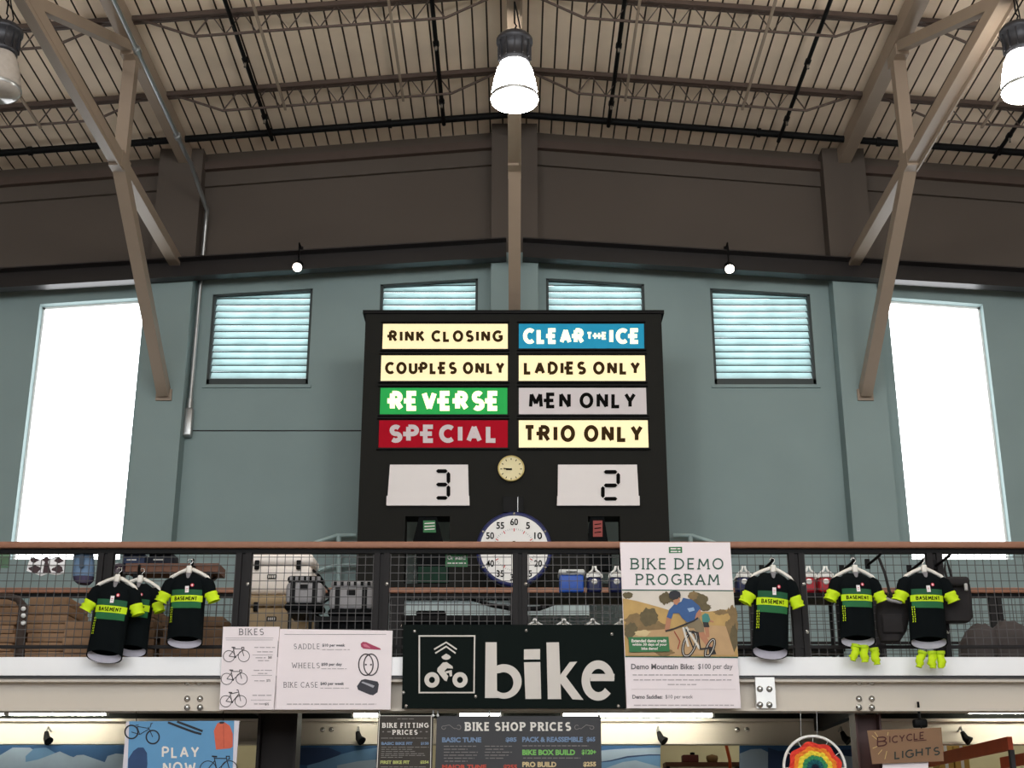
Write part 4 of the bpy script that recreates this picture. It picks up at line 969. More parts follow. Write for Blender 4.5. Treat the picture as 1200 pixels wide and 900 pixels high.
# dark bundles low on the right
for i, (px, w_, y0, y1, lb) in enumerate(((1147, 22, 733, 790, 'dark crumpled sack low on the right, left of the back post'), (1183, 24, 728, 790, 'dark crumpled sack at the right edge behind the mesh'))):
    b = MB(); rings = []; rnd = random.Random(i)
    for y, k in ((y0, .35), (y0 + 8, .8), (y0 + 22, 1), (y0 + 38, .95), (y1, .85)): c = P(px + rnd.uniform(-3, 3), y, 14.2 + .5 * i); rings.append([c + Vector((w_ * .0088 * k * math.cos(t) * rnd.uniform(.85, 1.1), .2 * k * math.sin(t), rnd.uniform(-.02, .02))) for t in [2 * PI * q / 16 for q in range(16)]])
    b.loft(rings, M('grey_brown_sackcloth', (74, 68, 68), .9, var=.3, scale=7), caps=True); o = solo(b, 'cloth_sack', lb, 'sack', 'dark sacks on the mezzanine floor')

# ---------------------------------------------------------------- signs along the front
SD = 13.135
def signboard(name, pts, mat, label, cat='sign', D=SD, th=.02, group=None):
    c = P(sum(p[0] for p in pts) / len(pts), max(p[1] for p in pts), D)
    root = thing(name, c, label, cat, group)
    b = Art(D); b.prism([P(x, y, D) for x, y in pts], (0, th, 0), mat); b.build('board', root)
    WORLD_ROOT[0] = tuple(c); return root
def part(a, name, root, label=None):
    o = a.build(name); o.parent = root
    if label: o['label'] = label
    return o
# BIKES price board
sx = lambda k, ox, oy: (lambda x, y: (ox + x / k, oy + y / k))
Z = sx(5.4545, 250, 725)
r = signboard('price_board', [(261.5, 734.5), (327.5, 734.5), (320.5, 831.5), (257, 831.5)], pinkw, 'white rental price board headed BIKES with three bicycle drawings')
a = Art(SD - .002); x0, y0 = Z(165, 63); x1, y1 = Z(322, 105); a.text('BIKES', x0, y0, x1, y1, greyink, 1, .12, .13)
part(a, 'heading', r)
a = Art(SD - .002)
for y, xa, xb in ((124, 78, 384), (136, 80, 380), (232, 250, 380), (362, 244, 375), (520, 240, 370)): p, q = Z(xa, y), Z(xb, y); a.stroke([p, q], .35, greyink, 1)
p, q = Z(415, 140), Z(408, 245); a.stroke([p, q], .5, greyink); p, q = Z(402, 365), Z(398, 570); a.stroke([p, q], .4, greyink)
part(a, 'rule_lines', r)
a = Art(SD - .002)
for xa, xb, y in ((262, 395, 184), (280, 380, 212), (270, 335, 250), (285, 360, 268), (258, 375, 330), (285, 345, 350), (262, 328, 397), (250, 372, 490), (260, 340, 545)):
    p, q = Z(xa, y), Z(xb, y); a.lines(p[0], q[0], (p[1],), greyl, 1.0, 1, xa)
for xa, y in ((350, 248), (340, 396), (330, 547)): p, q = Z(xa, y - 9), Z(xa + 24, y + 9); a.font('$60' if y < 300 else '$75' if y < 500 else '$75', p[0], p[1], q[0], q[1], greyink, 1, .02)
part(a, 'price_print', r)
for (x, y, sl, nm) in ((100, 240, False, 'road bicycle drawing'), (86, 385, False, 'road bicycle drawing'), (80, 528, True, 'flat bar bicycle drawing')):
    a = Art(SD - .002); p = Z(x, y); a.bicycle(p[0], p[1], 95 / 5.4545, M('dark_print', (66, 60, 64), .7), 1, .75, sl); part(a, 'bicycle_drawing', r)
WORLD_ROOT[0] = None
# saddle, wheels and case board
r = signboard('price_board', [(328, 737), (460, 739), (457.5, 831.5), (321.5, 831.5)], pinkw, 'white rental price board listing SADDLE, WHEELS and BIKE CASE', D=SD + .02)
DD = SD + .018
for wd, x0, y0, x1, y1, pr, px0, px1, ly in (('SADDLE', 515, 160, 680, 194, '$10 per week', 696, 842, 198), ('WHEELS', 502, 282, 680, 317, '$50 per day', 690, 822, 320), ('BIKE CASE', 450, 405, 668, 440, '$40 per week', 684, 836, 444)):
    a = Art(DD); p, q = Z(x0, y0), Z(x1, y1); a.text(wd, p[0], p[1], q[0], q[1], greyink, 1, .1, .12)
    p, q = Z(px0, y0 + 0), Z(px1, y0 + 24); a.font(pr, p[0], p[1], q[0], q[1], M('slate_print', (90, 92, 98), .7), 1, .025)
    p, q = Z(px0, ly), Z(px1 + 30, ly); a.lines(p[0], q[0], (p[1],), greyl, .8, 1, x0); part(a, 'price_line', r)
a = Art(DD); p, q = Z(455, 100), Z(1105, 100); a.stroke([p, q], .4, greyink, 1); p, q = Z(470, 546), Z(1040, 546); a.lines(p[0], q[0], (p[1],), greyl, 1.1, 1, 9); part(a, 'rule_lines', r)
a = Art(DD); pk = M('raspberry_print', (168, 66, 96), .7); zz = [Z(*v) for v in ((942, 160), (955, 148), (978, 150), (1010, 165), (1068, 190), (1070, 199), (1020, 196), (960, 192), (945, 180))]; a.pl(zz, pk, 1)
zz = [Z(*v) for v in ((955, 165), (972, 160), (1000, 180), (1005, 188), (965, 180))]; a.pl(zz, M('rose_print', (206, 120, 142), .7), 2); part(a, 'saddle_picture', r)
a = Art(DD); dk = M('dark_print', (66, 60, 64), .7)
for cx4, rx in ((975, 46), (1008, 46)): p = Z(cx4, 294); a.ring(p[0], p[1], rx / 5.45, 68 / 5.45, 1.4, dk, 1); a.ell(p[0], p[1], 1.3, .9, dk, 1, 10)
part(a, 'wheels_picture', r)
a = Art(DD); zz = [Z(*v) for v in ((918, 432), (945, 392), (970, 386), (1050, 402), (1058, 420), (1050, 470), (1022, 490), (1000, 486), (925, 455))]; a.pl(zz, M('charcoal_print', (58, 58, 66), .7), 1)
zz = [Z(*v) for v in ((945, 408), (955, 402), (1030, 428), (1022, 442))]; a.pl(zz, M('silver_print', (168, 168, 176), .7), 2); part(a, 'case_picture', r)
WORLD_ROOT[0] = None
# the big BIKE sign
Z = sx(4.4444, 470, 725)
r = signboard('hanging_sign', [(472.5, 732), (732, 732), (733, 830), (471, 830)], dgreen, 'large dark green sign with white lettering bike and a rider symbol', D=SD - .02, th=.05)
DD = SD - .022; lw = M('warm_white_vinyl', (206, 200, 194), .6, var=.04)
def ringpart(a, cx, cy, rxo, ryo, rxi, ryi, icx, icy, a0, a1, n=28):
    o_ = arc(cx, cy, rxo, ryo, a0, a1, n); i_ = arc(icx, icy, rxi, ryi, a0, a1, n)
    for k in range(n): a.pl([Z(*o_[k]), Z(*o_[k+1]), Z(*i_[k+1]), Z(*i_[k])], lw, 1)
a = Art(DD); a.pl([Z(*v) for v in ((440, 123), (498, 123), (500, 413), (437, 413))], lw, 1)
ringpart(a, 536, 327, 92, 90, 51, 54, 534, 333, -115, 115); a.pl([Z(*v) for v in ((497, 246), (499, 285), (515, 283), (512, 242))], lw, 1); a.pl([Z(*v) for v in ((499, 375), (500, 413), (512, 412), (514, 382))], lw, 1); part(a, 'letter_b', r)
a = Art(DD); a.pl([Z(*v) for v in ((640, 160), (724, 158), (724, 212), (640, 213))], lw, 1); a.pl([Z(*v) for v in ((640, 227), (725, 226), (730, 418), (648, 418))], lw, 1); part(a, 'letter_i', r)
a = Art(DD); a.pl([Z(*v) for v in ((757, 124), (822, 123), (834, 419), (764, 419))], lw, 1); a.pl([Z(*v) for v in ((827, 296), (878, 226), (917, 224), (858, 302), (828, 318))], lw, 1); a.pl([Z(*v) for v in ((828, 318), (858, 300), (950, 423), (893, 420), (830, 336))], lw, 1); part(a, 'letter_k', r)
a = Art(DD); ringpart(a, 1026, 322, 86, 105, 44, 61, 1028, 322, 40, 357, 34); a.pl([Z(*v) for v in ((986, 288), (1112, 288), (1110, 325), (986, 325))], lw, 1); part(a, 'letter_e', r)
a = Art(DD); a.stroke([Z(*v) for v in ((95, 90), (383, 90), (380, 385), (95, 385))], 1.7, lw, 1, True)
a.stroke([Z(*v) for v in ((172, 160), (235, 123), (290, 160))], 1.7, lw, 1); a.stroke([Z(*v) for v in ((178, 180), (235, 145), (284, 180))], 1.7, lw, 1)
a.pl([Z(*v) for v in arc(235, 198, 24, 16, 0, 180, 10) + [(222, 190), (235, 182), (250, 190)]], lw, 1)
for cx4 in (161, 307): p = Z(cx4, 319); a.ring(p[0], p[1], 6.2, 6.4, 5.4, lw, 1)
a.pl([Z(*v) for v in ((218, 228), (238, 226), (268, 248), (270, 260), (240, 258), (226, 272), (246, 300), (238, 326), (226, 322), (188, 274), (190, 258))], lw, 1)
a.pl([Z(*v) for v in ((232, 274), (264, 268), (266, 298), (254, 302), (250, 282), (234, 286))], lw, 1); part(a, 'rider_symbol', r)
b = MB()
for v in ((70, 66), (1098, 80), (12, 385), (388, 405), (1132, 455), (25, 455), (652, 62)): p = Z(*v); b.lathe([(.016, 0), (.012, .006), (0, .008)], P(p[0], p[1], DD), chrome, 10, 'y')
part(b, 'screws', r); WORLD_ROOT[0] = None
# demo poster
Z = sx(4.2875, 720, 630); DD = SD - .042
r = signboard('demo_poster', [(726.5, 635.5), (855.5, 635.5), (868.5, 830), (734.5, 830)], pinkw, 'tall white poster headed BIKE DEMO PROGRAM with a mountain biker photograph', 'poster', D=SD - .04)
a = Art(DD)
for wd, x0, y0, x1, y1 in (('BIKE DEMO', 82, 103, 548, 160), ('PROGRAM', 108, 182, 526, 238)): p, q = Z(x0, y0), Z(x1, y1); a = Art(DD); a.text(wd, p[0], p[1], q[0], q[1], dgreen_ink, 1, .13, .14, 0, .24); part(a, 'heading_line', r)
a = Art(DD); a.pl([Z(*v) for v in ((273, 47), (340, 46), (341, 77), (274, 78))], prgreen, 1); p, q = Z(282, 56), Z(332, 56); a.lines(p[0], q[0], (p[1], p[1] + 3.2), offw, 1.5, 2, 5); part(a, 'green_badge', r)
a = Art(DD); PH = lambda l, m, ly: a.pl([Z(*v) for v in l], m, ly)
sky = M('print_pale_sky', (214, 206, 196), .6); gold = M('print_dry_grass', (186, 152, 92), .6, var=.25, scale=9); bush = M('print_olive_bush', (94, 82, 52), .6, var=.35, scale=22); bush2 = M('print_brown_bush', (128, 104, 66), .6, var=.3, scale=18); path = M('print_sandy_path', (186, 152, 110), .6, var=.15, scale=10)
PH(((40, 268), (598, 266), (622, 598), (54, 596)), sky, 1)
PH(((42, 305), (110, 318), (210, 345), (300, 372), (470, 372), (600, 358), (622, 598), (54, 596)), gold, 2)
rnd = random.Random(3)
def blob(cx, cy, rx, ry, m, ly, n=26): a.pl([Z(cx + rx * math.cos(t) * rnd.uniform(.8, 1.12), cy + ry * math.sin(t) * rnd.uniform(.78, 1.14)) for t in [2 * PI * k / n for k in range(n)]], m, ly)
blob(68, 290, 26, 18, bush, 2); blob(255, 305, 30, 32, bush, 3); blob(300, 300, 30, 28, bush, 3); blob(420, 315, 48, 42, bush, 3); blob(395, 290, 26, 22, bush2, 3); blob(455, 350, 34, 20, bush, 3)
blob(120, 440, 76, 62, bush2, 3); blob(175, 400, 46, 48, bush, 4); blob(85, 470, 34, 46, bush, 4); blob(205, 455, 55, 40, bush2, 4); blob(590, 430, 32, 90, bush2, 3); blob(600, 500, 22, 70, bush, 4); blob(550, 400, 30, 26, gold, 3); blob(535, 375, 36, 14, bush2, 3)
PH(((120, 470), (260, 460), (480, 440), (560, 445), (606, 590), (70, 590), (90, 500)), path, 4); blob(140, 480, 40, 16, M('print_pale_grass', (206, 184, 138), .6), 5); blob(250, 575, 50, 20, bush2, 5)
pb = M('print_blue_jersey', (48, 86, 140), .6, var=.12, scale=20); pbl = M('print_light_blue', (140, 170, 206), .6); sk = M('print_skin', (176, 122, 92), .6); hel = M('print_dark_helmet', (34, 34, 44), .6); kh = M('print_khaki', (128, 114, 88), .6); brn = M('print_black_bike', (36, 32, 32), .6); wht = M('print_bike_white', (212, 206, 196), .6); teal2 = M('print_teal', (62, 128, 122), .6)
PH(((440, 392), (455, 380), (472, 384), (482, 412), (472, 428), (442, 424)), teal2, 6); PH(((444, 424), (472, 426), (478, 450), (450, 450)), brn, 6); PH(((452, 450), (474, 450), (478, 500), (462, 502)), sk, 6); PH(((440, 395), (500, 420), (498, 428), (440, 410)), sk, 5)
PH(((352, 415), (425, 400), (448, 440), (452, 478), (416, 484), (400, 455), (368, 452)), kh, 7); PH(((412, 478), (450, 474), (498, 560), (480, 575), (452, 530)), sk, 7); PH(((470, 545), (500, 552), (512, 585), (478, 590)), brn, 8)
PH(((275, 362), (300, 335), (336, 322), (345, 302), (390, 312), (428, 345), (436, 365), (412, 382), (420, 412), (366, 425), (338, 402), (325, 380), (296, 380), (286, 408), (262, 400)), pb, 8); PH(((366, 356), (398, 350), (404, 366), (376, 374)), pbl, 9)
PH(((262, 402), (286, 408), (278, 455), (270, 470), (252, 468)), sk, 8); PH(((412, 380), (430, 358), (438, 384), (420, 408), (404, 408)), sk, 8); PH(((290, 300), (326, 296), (330, 318), (314, 338), (300, 334)), sk, 9)
PH(((273, 282), (282, 270), (305, 266), (328, 272), (334, 290), (326, 300), (288, 308), (276, 300)), hel, 10); PH(((290, 302), (322, 296), (322, 306), (294, 314)), brn, 11)
a.stroke([Z(*v) for v in ((256, 470), (300, 458), (345, 440), (400, 418), (420, 402))], 1.9, brn, 10)
for (cx4, cy4, rx, ry, rot) in ((378, 535, 33, 62, -.2), (480, 556, 20, 46, -.3)):
    pts = [(cx4 + rx * math.cos(t) * math.cos(rot) - ry * math.sin(t) * math.sin(rot) * -1, cy4 + ry * math.sin(t) * math.cos(rot) + rx * math.cos(t) * math.sin(rot)) for t in [2 * PI * k / 22 for k in range(22)]]
    pts = [Z(x, min(y, 594)) for x, y in pts]; a.stroke(pts, 3.4, brn, 9, True); a.stroke(pts, .7, wht, 10, True)
for l, wd2, m in ((((345, 450), (372, 548)), 2.4, wht), (((360, 448), (430, 560)), 2.6, wht), (((372, 470), (420, 478), (432, 560)), 1.6, brn), (((430, 560), (480, 555)), 1.8, brn), (((360, 460), (395, 552)), 1.5, brn), (((300, 470), (330, 520), (318, 560)), 1.1, M('print_red', (150, 60, 46), .6))):
    a.stroke([Z(*v) for v in l], wd2, m, 11)
PH(((340, 452), (362, 446), (372, 470), (352, 476)), M('print_slate', (110, 122, 124), .6), 11)
part(a, 'photograph', r)
a = Art(DD); a.stroke([Z(38, 263), Z(598, 267)], 1.3, dgreen_ink, 2); a.stroke([Z(54, 597), Z(621, 602)], 1.5, dgreen_ink, 2); part(a, 'rule_lines', r)
a = Art(DD - .02); a.pl([Z(*v) for v in ((70, 500), (272, 498), (278, 572), (75, 576))], prgreen, 1)
for t_, x0, y0, x1, y1 in (('Extended demo credit', 86, 510, 262, 526), ('within 30 days of your', 90, 530, 264, 547), ('bike demo!', 136, 550, 218, 564)): p, q = Z(x0, y0), Z(x1, y1); a.font(t_, p[0], p[1], q[0], q[1], offw, 2, .03)
part(a, 'green_panel', r)
a = Art(DD)
for t_, x0, y0, x1, y1, m, bo in (('Demo Mountain Bike:', 84, 634, 400, 662, greyink, .025), ('$100 per day', 420, 634, 594, 668, greyink, .01), ('Demo Saddles:', 90, 790, 242, 810, greyink, .03), ('$10 per week', 256, 790, 394, 814, greyink, .0)): p, q = Z(x0, y0), Z(x1, y1); a.font(t_, p[0], p[1], q[0], q[1], m, 1, bo)
for x0, x1, y in ((92, 596, 690), (96, 588, 715), (268, 412, 738), (98, 600, 842)): p, q = Z(x0, y), Z(x1, y); a.lines(p[0], q[0], (p[1],), greyl, 1.1, 1, y)
p, q = Z(85, 762), Z(610, 762); a.stroke([p, q], .25, greyl, 1); part(a, 'price_print', r); WORLD_ROOT[0] = None
# play now poster
Z = sx(8, 140, 820); D = SD + .05; DD = D - .002
r = signboard('play_poster', [(148, 845.5), (280.5, 844.5), (272, 960), (139, 960)], M('poster_white_edge', (214, 210, 220), .6), 'white edged blue poster reading PLAY NOW hanging below the beam', 'poster', D=D)
a = Art(DD); a.pl([Z(*v) for v in ((92, 202), (1076, 197), (1062, 640), (1040, 1080), (50, 1080), (75, 640))], M('sky_blue_print', (92, 148, 192), .6, var=.06), 1); part(a, 'blue_field', r)
a = Art(DD)
for wd, x0, y0, x1, y1 in (('PLAY', 398, 438, 746, 545), ('NOW', 408, 585, 715, 692)): p, q = Z(x0, y0), Z(x1, y1); a.text(wd, p[0], p[1], q[0], q[1], offw, 4, .17, 0, 0, .2, 0, .03)
part(a, 'lettering', r)
a = Art(DD); bk = M('navy_black_print', (28, 32, 42), .6)
p = Z(112, 302); q = Z(312, 350); a.ring(p[0], p[1], 7.6, 7.8, 1.7, bk, 3); a.ring(q[0], q[1], 7.6, 7.8, 1.7, bk, 3)
for l in (((112, 302), (190, 325)), ((190, 325), (165, 250)), ((165, 250), (270, 268)), ((190, 325), (275, 275)), ((270, 255), (312, 350)), ((285, 262), (300, 222)), ((290, 225), (312, 220)), ((150, 240), (180, 236))): a.stroke([Z(*v) for v in l], .9, bk, 3)
part(a, 'mountain_bike_picture', r)
a = Art(DD)
for l in (((455, 212), (600, 268), (700, 305), (768, 322)), ((540, 205), (660, 250), (780, 295))): a.stroke([Z(*v) for v in l], 2.6, bk, 3)
part(a, 'skis_picture', r)
a = Art(DD); a.pl([Z(*v) for v in ((915, 225), (945, 207), (985, 210), (1035, 245), (1062, 320), (1062, 440), (1040, 455), (905, 468), (895, 380), (885, 290))], M('coral_print', (206, 96, 70), .6, var=.15, scale=18), 3); a.pl([Z(*v) for v in ((935, 212), (950, 204), (985, 207), (980, 222), (942, 226))], bk, 4); a.stroke([Z(975, 230), Z(978, 452)], .5, M('dark_coral_print', (150, 62, 48), .6), 4); part(a, 'jacket_picture', r)
a = Art(DD); a.pl([Z(*v) for v in ((80, 700), (82, 555), (130, 480), (175, 448), (225, 448), (258, 500), (262, 600), (250, 720))], M('deep_blue_print', (36, 66, 108), .6, var=.2, scale=14), 3); part(a, 'pack_picture', r)
a = Art(DD); p = Z(830, 650); a.bicycle(p[0], p[1], 25, bk, 3, 1.0); part(a, 'road_bike_picture', r); WORLD_ROOT[0] = None
WORLD_ROOT[0] = r['_o']
for x in (160, 262): b = MB(); b.tube([P(x, 846, D), P(x - .5, 833, D + .05)], .004, blk, 5); part(b, 'cord', r)
WORLD_ROOT[0] = None
# chalkboard style banners
bn1 = M('brown_black_banner', (58, 53, 48), .7, var=.08); bn2 = M('charcoal_banner', (44, 44, 48), .5, var=.35, scale=1.6); gl = M('chalk_blue_print', (112, 136, 168), .7); gr = M('chalk_green_print', (120, 186, 96), .7); yg = M('chalk_lime_print', (176, 184, 112), .7); crm = M('chalk_cream_print', (206, 186, 142), .7); rd = M('chalk_red_print', (184, 74, 60), .7); chg = M('chalk_grey_print', (126, 122, 120), .7)
Z = sx(8, 430, 820); D = 13.2; DD = D - .002
r_fit = r = signboard('price_banner', [(443.5, 838), (508, 838), (505, 960), (438, 960)], bn1, 'narrow dark banner headed BIKE FITTING PRICES below the beam', 'banner', D=D)
a = Art(DD); a.stroke([Z(118, 150), Z(95, 640), Z(84, 900)], .8, offw, 2); a.stroke([Z(604, 150), Z(596, 640), Z(590, 900)], .8, offw, 2); a.stroke([Z(112, 150), Z(640, 150)], .7, offw, 2); part(a, 'edge_lines', r)
a = Art(DD)
for wd, x0, y0, x1, y1 in (('BIKE FITTING', 144, 216, 578, 263), ('PRICES', 240, 282, 475, 328)): p, q = Z(x0, y0), Z(x1, y1); a = Art(DD); a.text(wd, p[0], p[1], q[0], q[1], offw, 2, .21, .16, 0, .26); part(a, 'heading_line', r)
a = Art(DD)
for t_, x0, y0, x1, y1, m in (('BASIC BIKE FIT', 135, 396, 428, 424, gl), ('$150', 505, 396, 580, 426, gl), ('FIRST BIKE FIT', 126, 570, 400, 602, yg), ('$254', 500, 570, 578, 602, yg)): p, q = Z(x0, y0), Z(x1, y1); a = Art(DD); a.font(t_, p[0], p[1], q[0], q[1], m, 2, .045); part(a, 'price_line', r)
a = Art(DD)
for x0, x1, y in ((132, 575, 360), (135, 580, 445), (135, 425, 465), (135, 450, 485), (132, 545, 505), (132, 545, 522), (130, 340, 540), (285, 440, 180), (128, 560, 630)): p, q = Z(x0, y), Z(x1, y); a.lines(p[0], q[0], (p[1],), chg, .8, 2, y)
for x0, x1 in ((145, 160), (190, 225), (495, 515), (550, 570)): p, q = Z(x0, 300), Z(x1, 300); a.stroke([p, q], 1.4, chg, 2)
part(a, 'small_print', r); WORLD_ROOT[0] = None
r = signboard('price_banner', [(512, 839), (704, 839), (706, 960), (508, 960)], bn2, 'wide dark banner headed BIKE SHOP PRICES below the big sign', 'banner', D=D)
a = Art(DD); a.text('BIKE SHOP PRICES', 545, 846.2, 669, 856.6, offw, 2, .21, .15, 0, .24); part(a, 'heading', r)
a = Art(DD)
for ox, sg in ((517.5, 1), (696, -1)):
    pts = [(ox + sg * 2.4 + sg * 2.4 * math.cos(t), 852.5 + 2.4 * math.sin(t) * (1 - t / 20)) for t in [PI * .2 * k for k in range(9)]] + [(ox + sg * 9, 849.5), (ox + sg * 15, 854)] + [(ox + sg * 20 + sg * 2.6 * math.cos(t), 852.3 + 2.6 * math.sin(t)) for t in [PI * .85 - PI * .2 * k for k in range(9)]]
    a.stroke(pts, .7, chg, 2)
part(a, 'scroll_ornaments', r)
a = Art(DD)
for t_, x0, y0, x1, y1, m in (('BASIC TUNE', 518, 864, 564, 870, gl), ('$85', 592.5, 864, 605.5, 870, gl), ('PACK & REASSEMBLE', 612, 863.5, 683, 869.6, gl), ('$65', 687.5, 863.5, 697.5, 869.6, gl), ('BIKE BOX BUILD', 612, 878.4, 674, 885, gr), ('$120+', 681.7, 878.4, 698.5, 885, gr), ('PRO BUILD', 612, 892.7, 652, 899, crm), ('$255', 683.5, 892.7, 698.5, 899, crm), ('MAJOR TUNE', 518, 896, 570, 902.5, rd), ('$255', 590, 896, 606, 902.5, rd)):
    a = Art(DD); a.font(t_, x0, y0, x1, y1, m, 2, .045); part(a, 'price_line', r)
a = Art(DD)
for x0, x1, y in ((520, 558, 874.5), (520, 548, 878), (520, 560, 881.5), (520, 559, 885), (520, 556, 888.5), (521, 548, 892), (568, 600, 874.5), (569, 590, 878), (568, 600, 881.5), (568, 596, 885), (569, 590, 888.5), (612, 690, 874), (613, 680, 888.3)): a.lines(x0, x1, (y,), chg, 1.0, 2, int(y))
part(a, 'small_print', r); WORLD_ROOT[0] = None
for rr_, xs_ in ((r_fit, (444.5, 507.5)), (r, (513, 573.5, 586.5, 702))):
    WORLD_ROOT[0] = rr_['_o']
    for x in xs_: b = MB(); b.lathe([(.012, 0), (.014, .01), (0, .016)], P(x, 838.5, D - .002), white, 10, 'y'); b.tube([P(x, 838.5, D), P(x, 832, D)], .006, galv, 5); part(b, 'clip', rr_)
WORLD_ROOT[0] = None
# cardboard sign
D = 13.15; DD = D - .002; Z = sx(6.316, 1010, 820); kraft = M('kraft_cardboard', (134, 104, 80), .85, var=.12, scale=4)
r = signboard('cardboard_sign', [Z(40, 228), Z(588, 205), Z(608, 455), Z(78, 476)], kraft, 'hand lettered brown cardboard sign reading BICYCLE LIGHTS', D=D, th=.008)
marker = M('brown_marker', (72, 36, 34), .8); marker2 = M('dark_green_marker', (40, 52, 50), .8); rays = M('yellow_chalk', (196, 168, 112), .8)
a = Art(DD); 
def hand(word, x0, y0, x1, y1, tilt, m, wt, first=1.0):
    p, q = Z(x0, y0), Z(x1, y1); a.text(word, p[0], p[1], q[0], q[1], m, 2, wt, 0, 0, .16, tilt, .05)
hand('B', 108, 278, 190, 352, -.1, marker, .13); hand('ICYCLE', 203, 268, 462, 322, -.12, marker, .15); p, q = Z(385, 305), Z(478, 298); a.stroke([p, q], .9, marker, 2); part(a, 'upper_word', r)
a = Art(DD); hand('LIGHTS', 240, 380, 578, 442, -.1, marker2, .16); part(a, 'lower_word', r)
a = Art(DD)
for l in (((75, 265), (120, 300)), ((80, 360), (115, 345)), ((120, 405), (150, 370)), ((170, 440), (185, 380)), ((195, 240), (190, 265)), ((95, 240), (125, 285))): a.stroke([Z(*v) for v in l], .8, rays, 1)
part(a, 'ray_marks', r); WORLD_ROOT[0] = None
b = Art(D + .03); b.prism([P(*Z(x, y), D + .03) for x, y in ((155, 440), (492, 440), (490, 660), (150, 660))], (0, .004, 0), pinkw); solo(b, 'paper_notice', 'white paper notice hanging behind the cardboard sign', 'notice')
b = MB(); b.tube([P(*Z(440, 212), D), P(*Z(440, 190), D), P(*Z(430, 185), D + .1)], .006, blk, 6); c = P(*Z(430, 175), D + .12); b.rbox((c.x, c.y, c.z), (.13, .08, .08), blk, .02, 3); b.tube([c, c + Vector((0, 0, .2))], .012, blk, 6); solo(b, 'sign_clamp', 'black clamp on the beam holding the cardboard sign', 'clamp')
# rainbow hoop
D = 13.1; cxr, cyr = 954.7, 899.7; p = P(cxr, cyr, D); k = P(cxr + 1, cyr, D).x - p.x
root = thing('rainbow_hoop', p, 'white hoop with a rainbow crochet centre hanging below the beam', 'hoop ornament')
b = MB(); b.tube([p + Vector((36 * k * math.cos(t), 0, 36 * k * math.sin(t))) for t in [2 * PI * q / 60 for q in range(60)]], .013, white, 8, closed=True); b.build('hoop', root)
bands = [('red', (220, 62, 48), 30.5, 25), ('orange', (236, 132, 44), 25, 20), ('yellow', (238, 208, 64), 20, 14.5), ('green', (56, 140, 92), 14.5, 9.5), ('teal', (30, 96, 104), 9.5, 4), ('navy', (34, 46, 66), 4, .3)]
for i, (nm, rgb, r1, r0) in enumerate(bands):
    b = MB(); rings = []
    for q in range(5):
        rr = r0 - .4 + (r1 - r0 + .8) * q / 4; rings.append([p + Vector((rr * k * math.cos(t) * (1 + .05 * math.sin(8 * t) * rr / 30), -.012 + .014 * math.sin(q * 1.6) * math.cos(17 * t + i) - .004 * i, rr * k * math.sin(t) * .93 * (1 + .05 * math.sin(8 * t) * rr / 30))) for t in [2 * PI * j / 72 for j in range(72)]])
    b.loft(rings, M(nm + '_yarn', rgb, .9, var=.25, scale=40)); o = b.build('yarn_band', root); o['label'] = nm + ' yarn band'
b = MB()
for t in [PI / 6 * q for q in range(12)]: b.tube([p + Vector((28 * k * math.cos(t), 0, 26 * k * math.sin(t))), p + Vector((36 * k * math.cos(t), 0, 36 * k * math.sin(t)))], .003, white, 4)
for x in (939, 958): b.tube([P(x, 866, D), P(x - 1, 832, D + .0)], .003, galv, 4)
b.build('tie_strings', root)

# ---------------------------------------------------------------- under the mezzanine
tube_on = M('glowing_tube', (255, 252, 232), .3, emit=TUBE, var=.01); tube_off = M('unlit_tube', (178, 188, 182), .3, var=.03)
def batten(x0, x1, D, z, on, label):
    root = thing('tube_light', ((x0 + x1) / 2, D, z), label, 'tube light', 'tube lights under the mezzanine')
    b = MB(); b.rbox(((x0 + x1) / 2, D, z + .075), (x1 - x0, .09, .06), dark, .015, 2); b.build('housing', root)
    for x in (x0 + .15, x1 - .15): b = MB(); b.tube([(x, D, z + .1), (x, D, SLAB - .195)], .008, dark, 6); b.build('hanger_rod', root)
    n = max(1, round((x1 - x0) / 1.25)); L = (x1 - x0) / n
    for k in range(n):
        b = MB(); b.tube([(x0 + k * L + .03, D - .02, z + .02), (x0 + (k + 1) * L - .03, D - .02, z + .02)], .027, tube_on if on else tube_off, 10); b.build('tube', root)
        b = MB(); b.box((x0 + k * L + .015, D - .02, z + .03), (.03, .06, .07), white); b.box((x0 + (k + 1) * L - .015, D - .02, z + .03), (.03, .06, .07), white); b.build('end_holder', root)
TD = 16.12; tz = P(600, 838, TD).z - .02
X = lambda px: P(px, 838, TD).x
batten(X(-110), X(128), TD, tz + .02, True, 'tube light under the mezzanine at the left edge')
batten(X(412), X(446), TD, tz, True, 'short lit tube light left of the bike fitting banner')
batten(X(536), X(590), TD, tz + .01, True, 'lit tube light half hidden above the wide price banner')
batten(X(657), X(837), TD, tz, True, 'bright tube light right of the wide price banner, under the demo poster')
batten(X(1132), X(1330), TD, tz + .04, True, 'tube light under the mezzanine at the right edge')
b = MB(); b.span((-HX, WB - .04, 0), (HX, WB, EYE + 1.9), M('cream_back_wall_paint', (214, 204, 160), .8, var=.05)); struct(b, 'wall_back_lower')
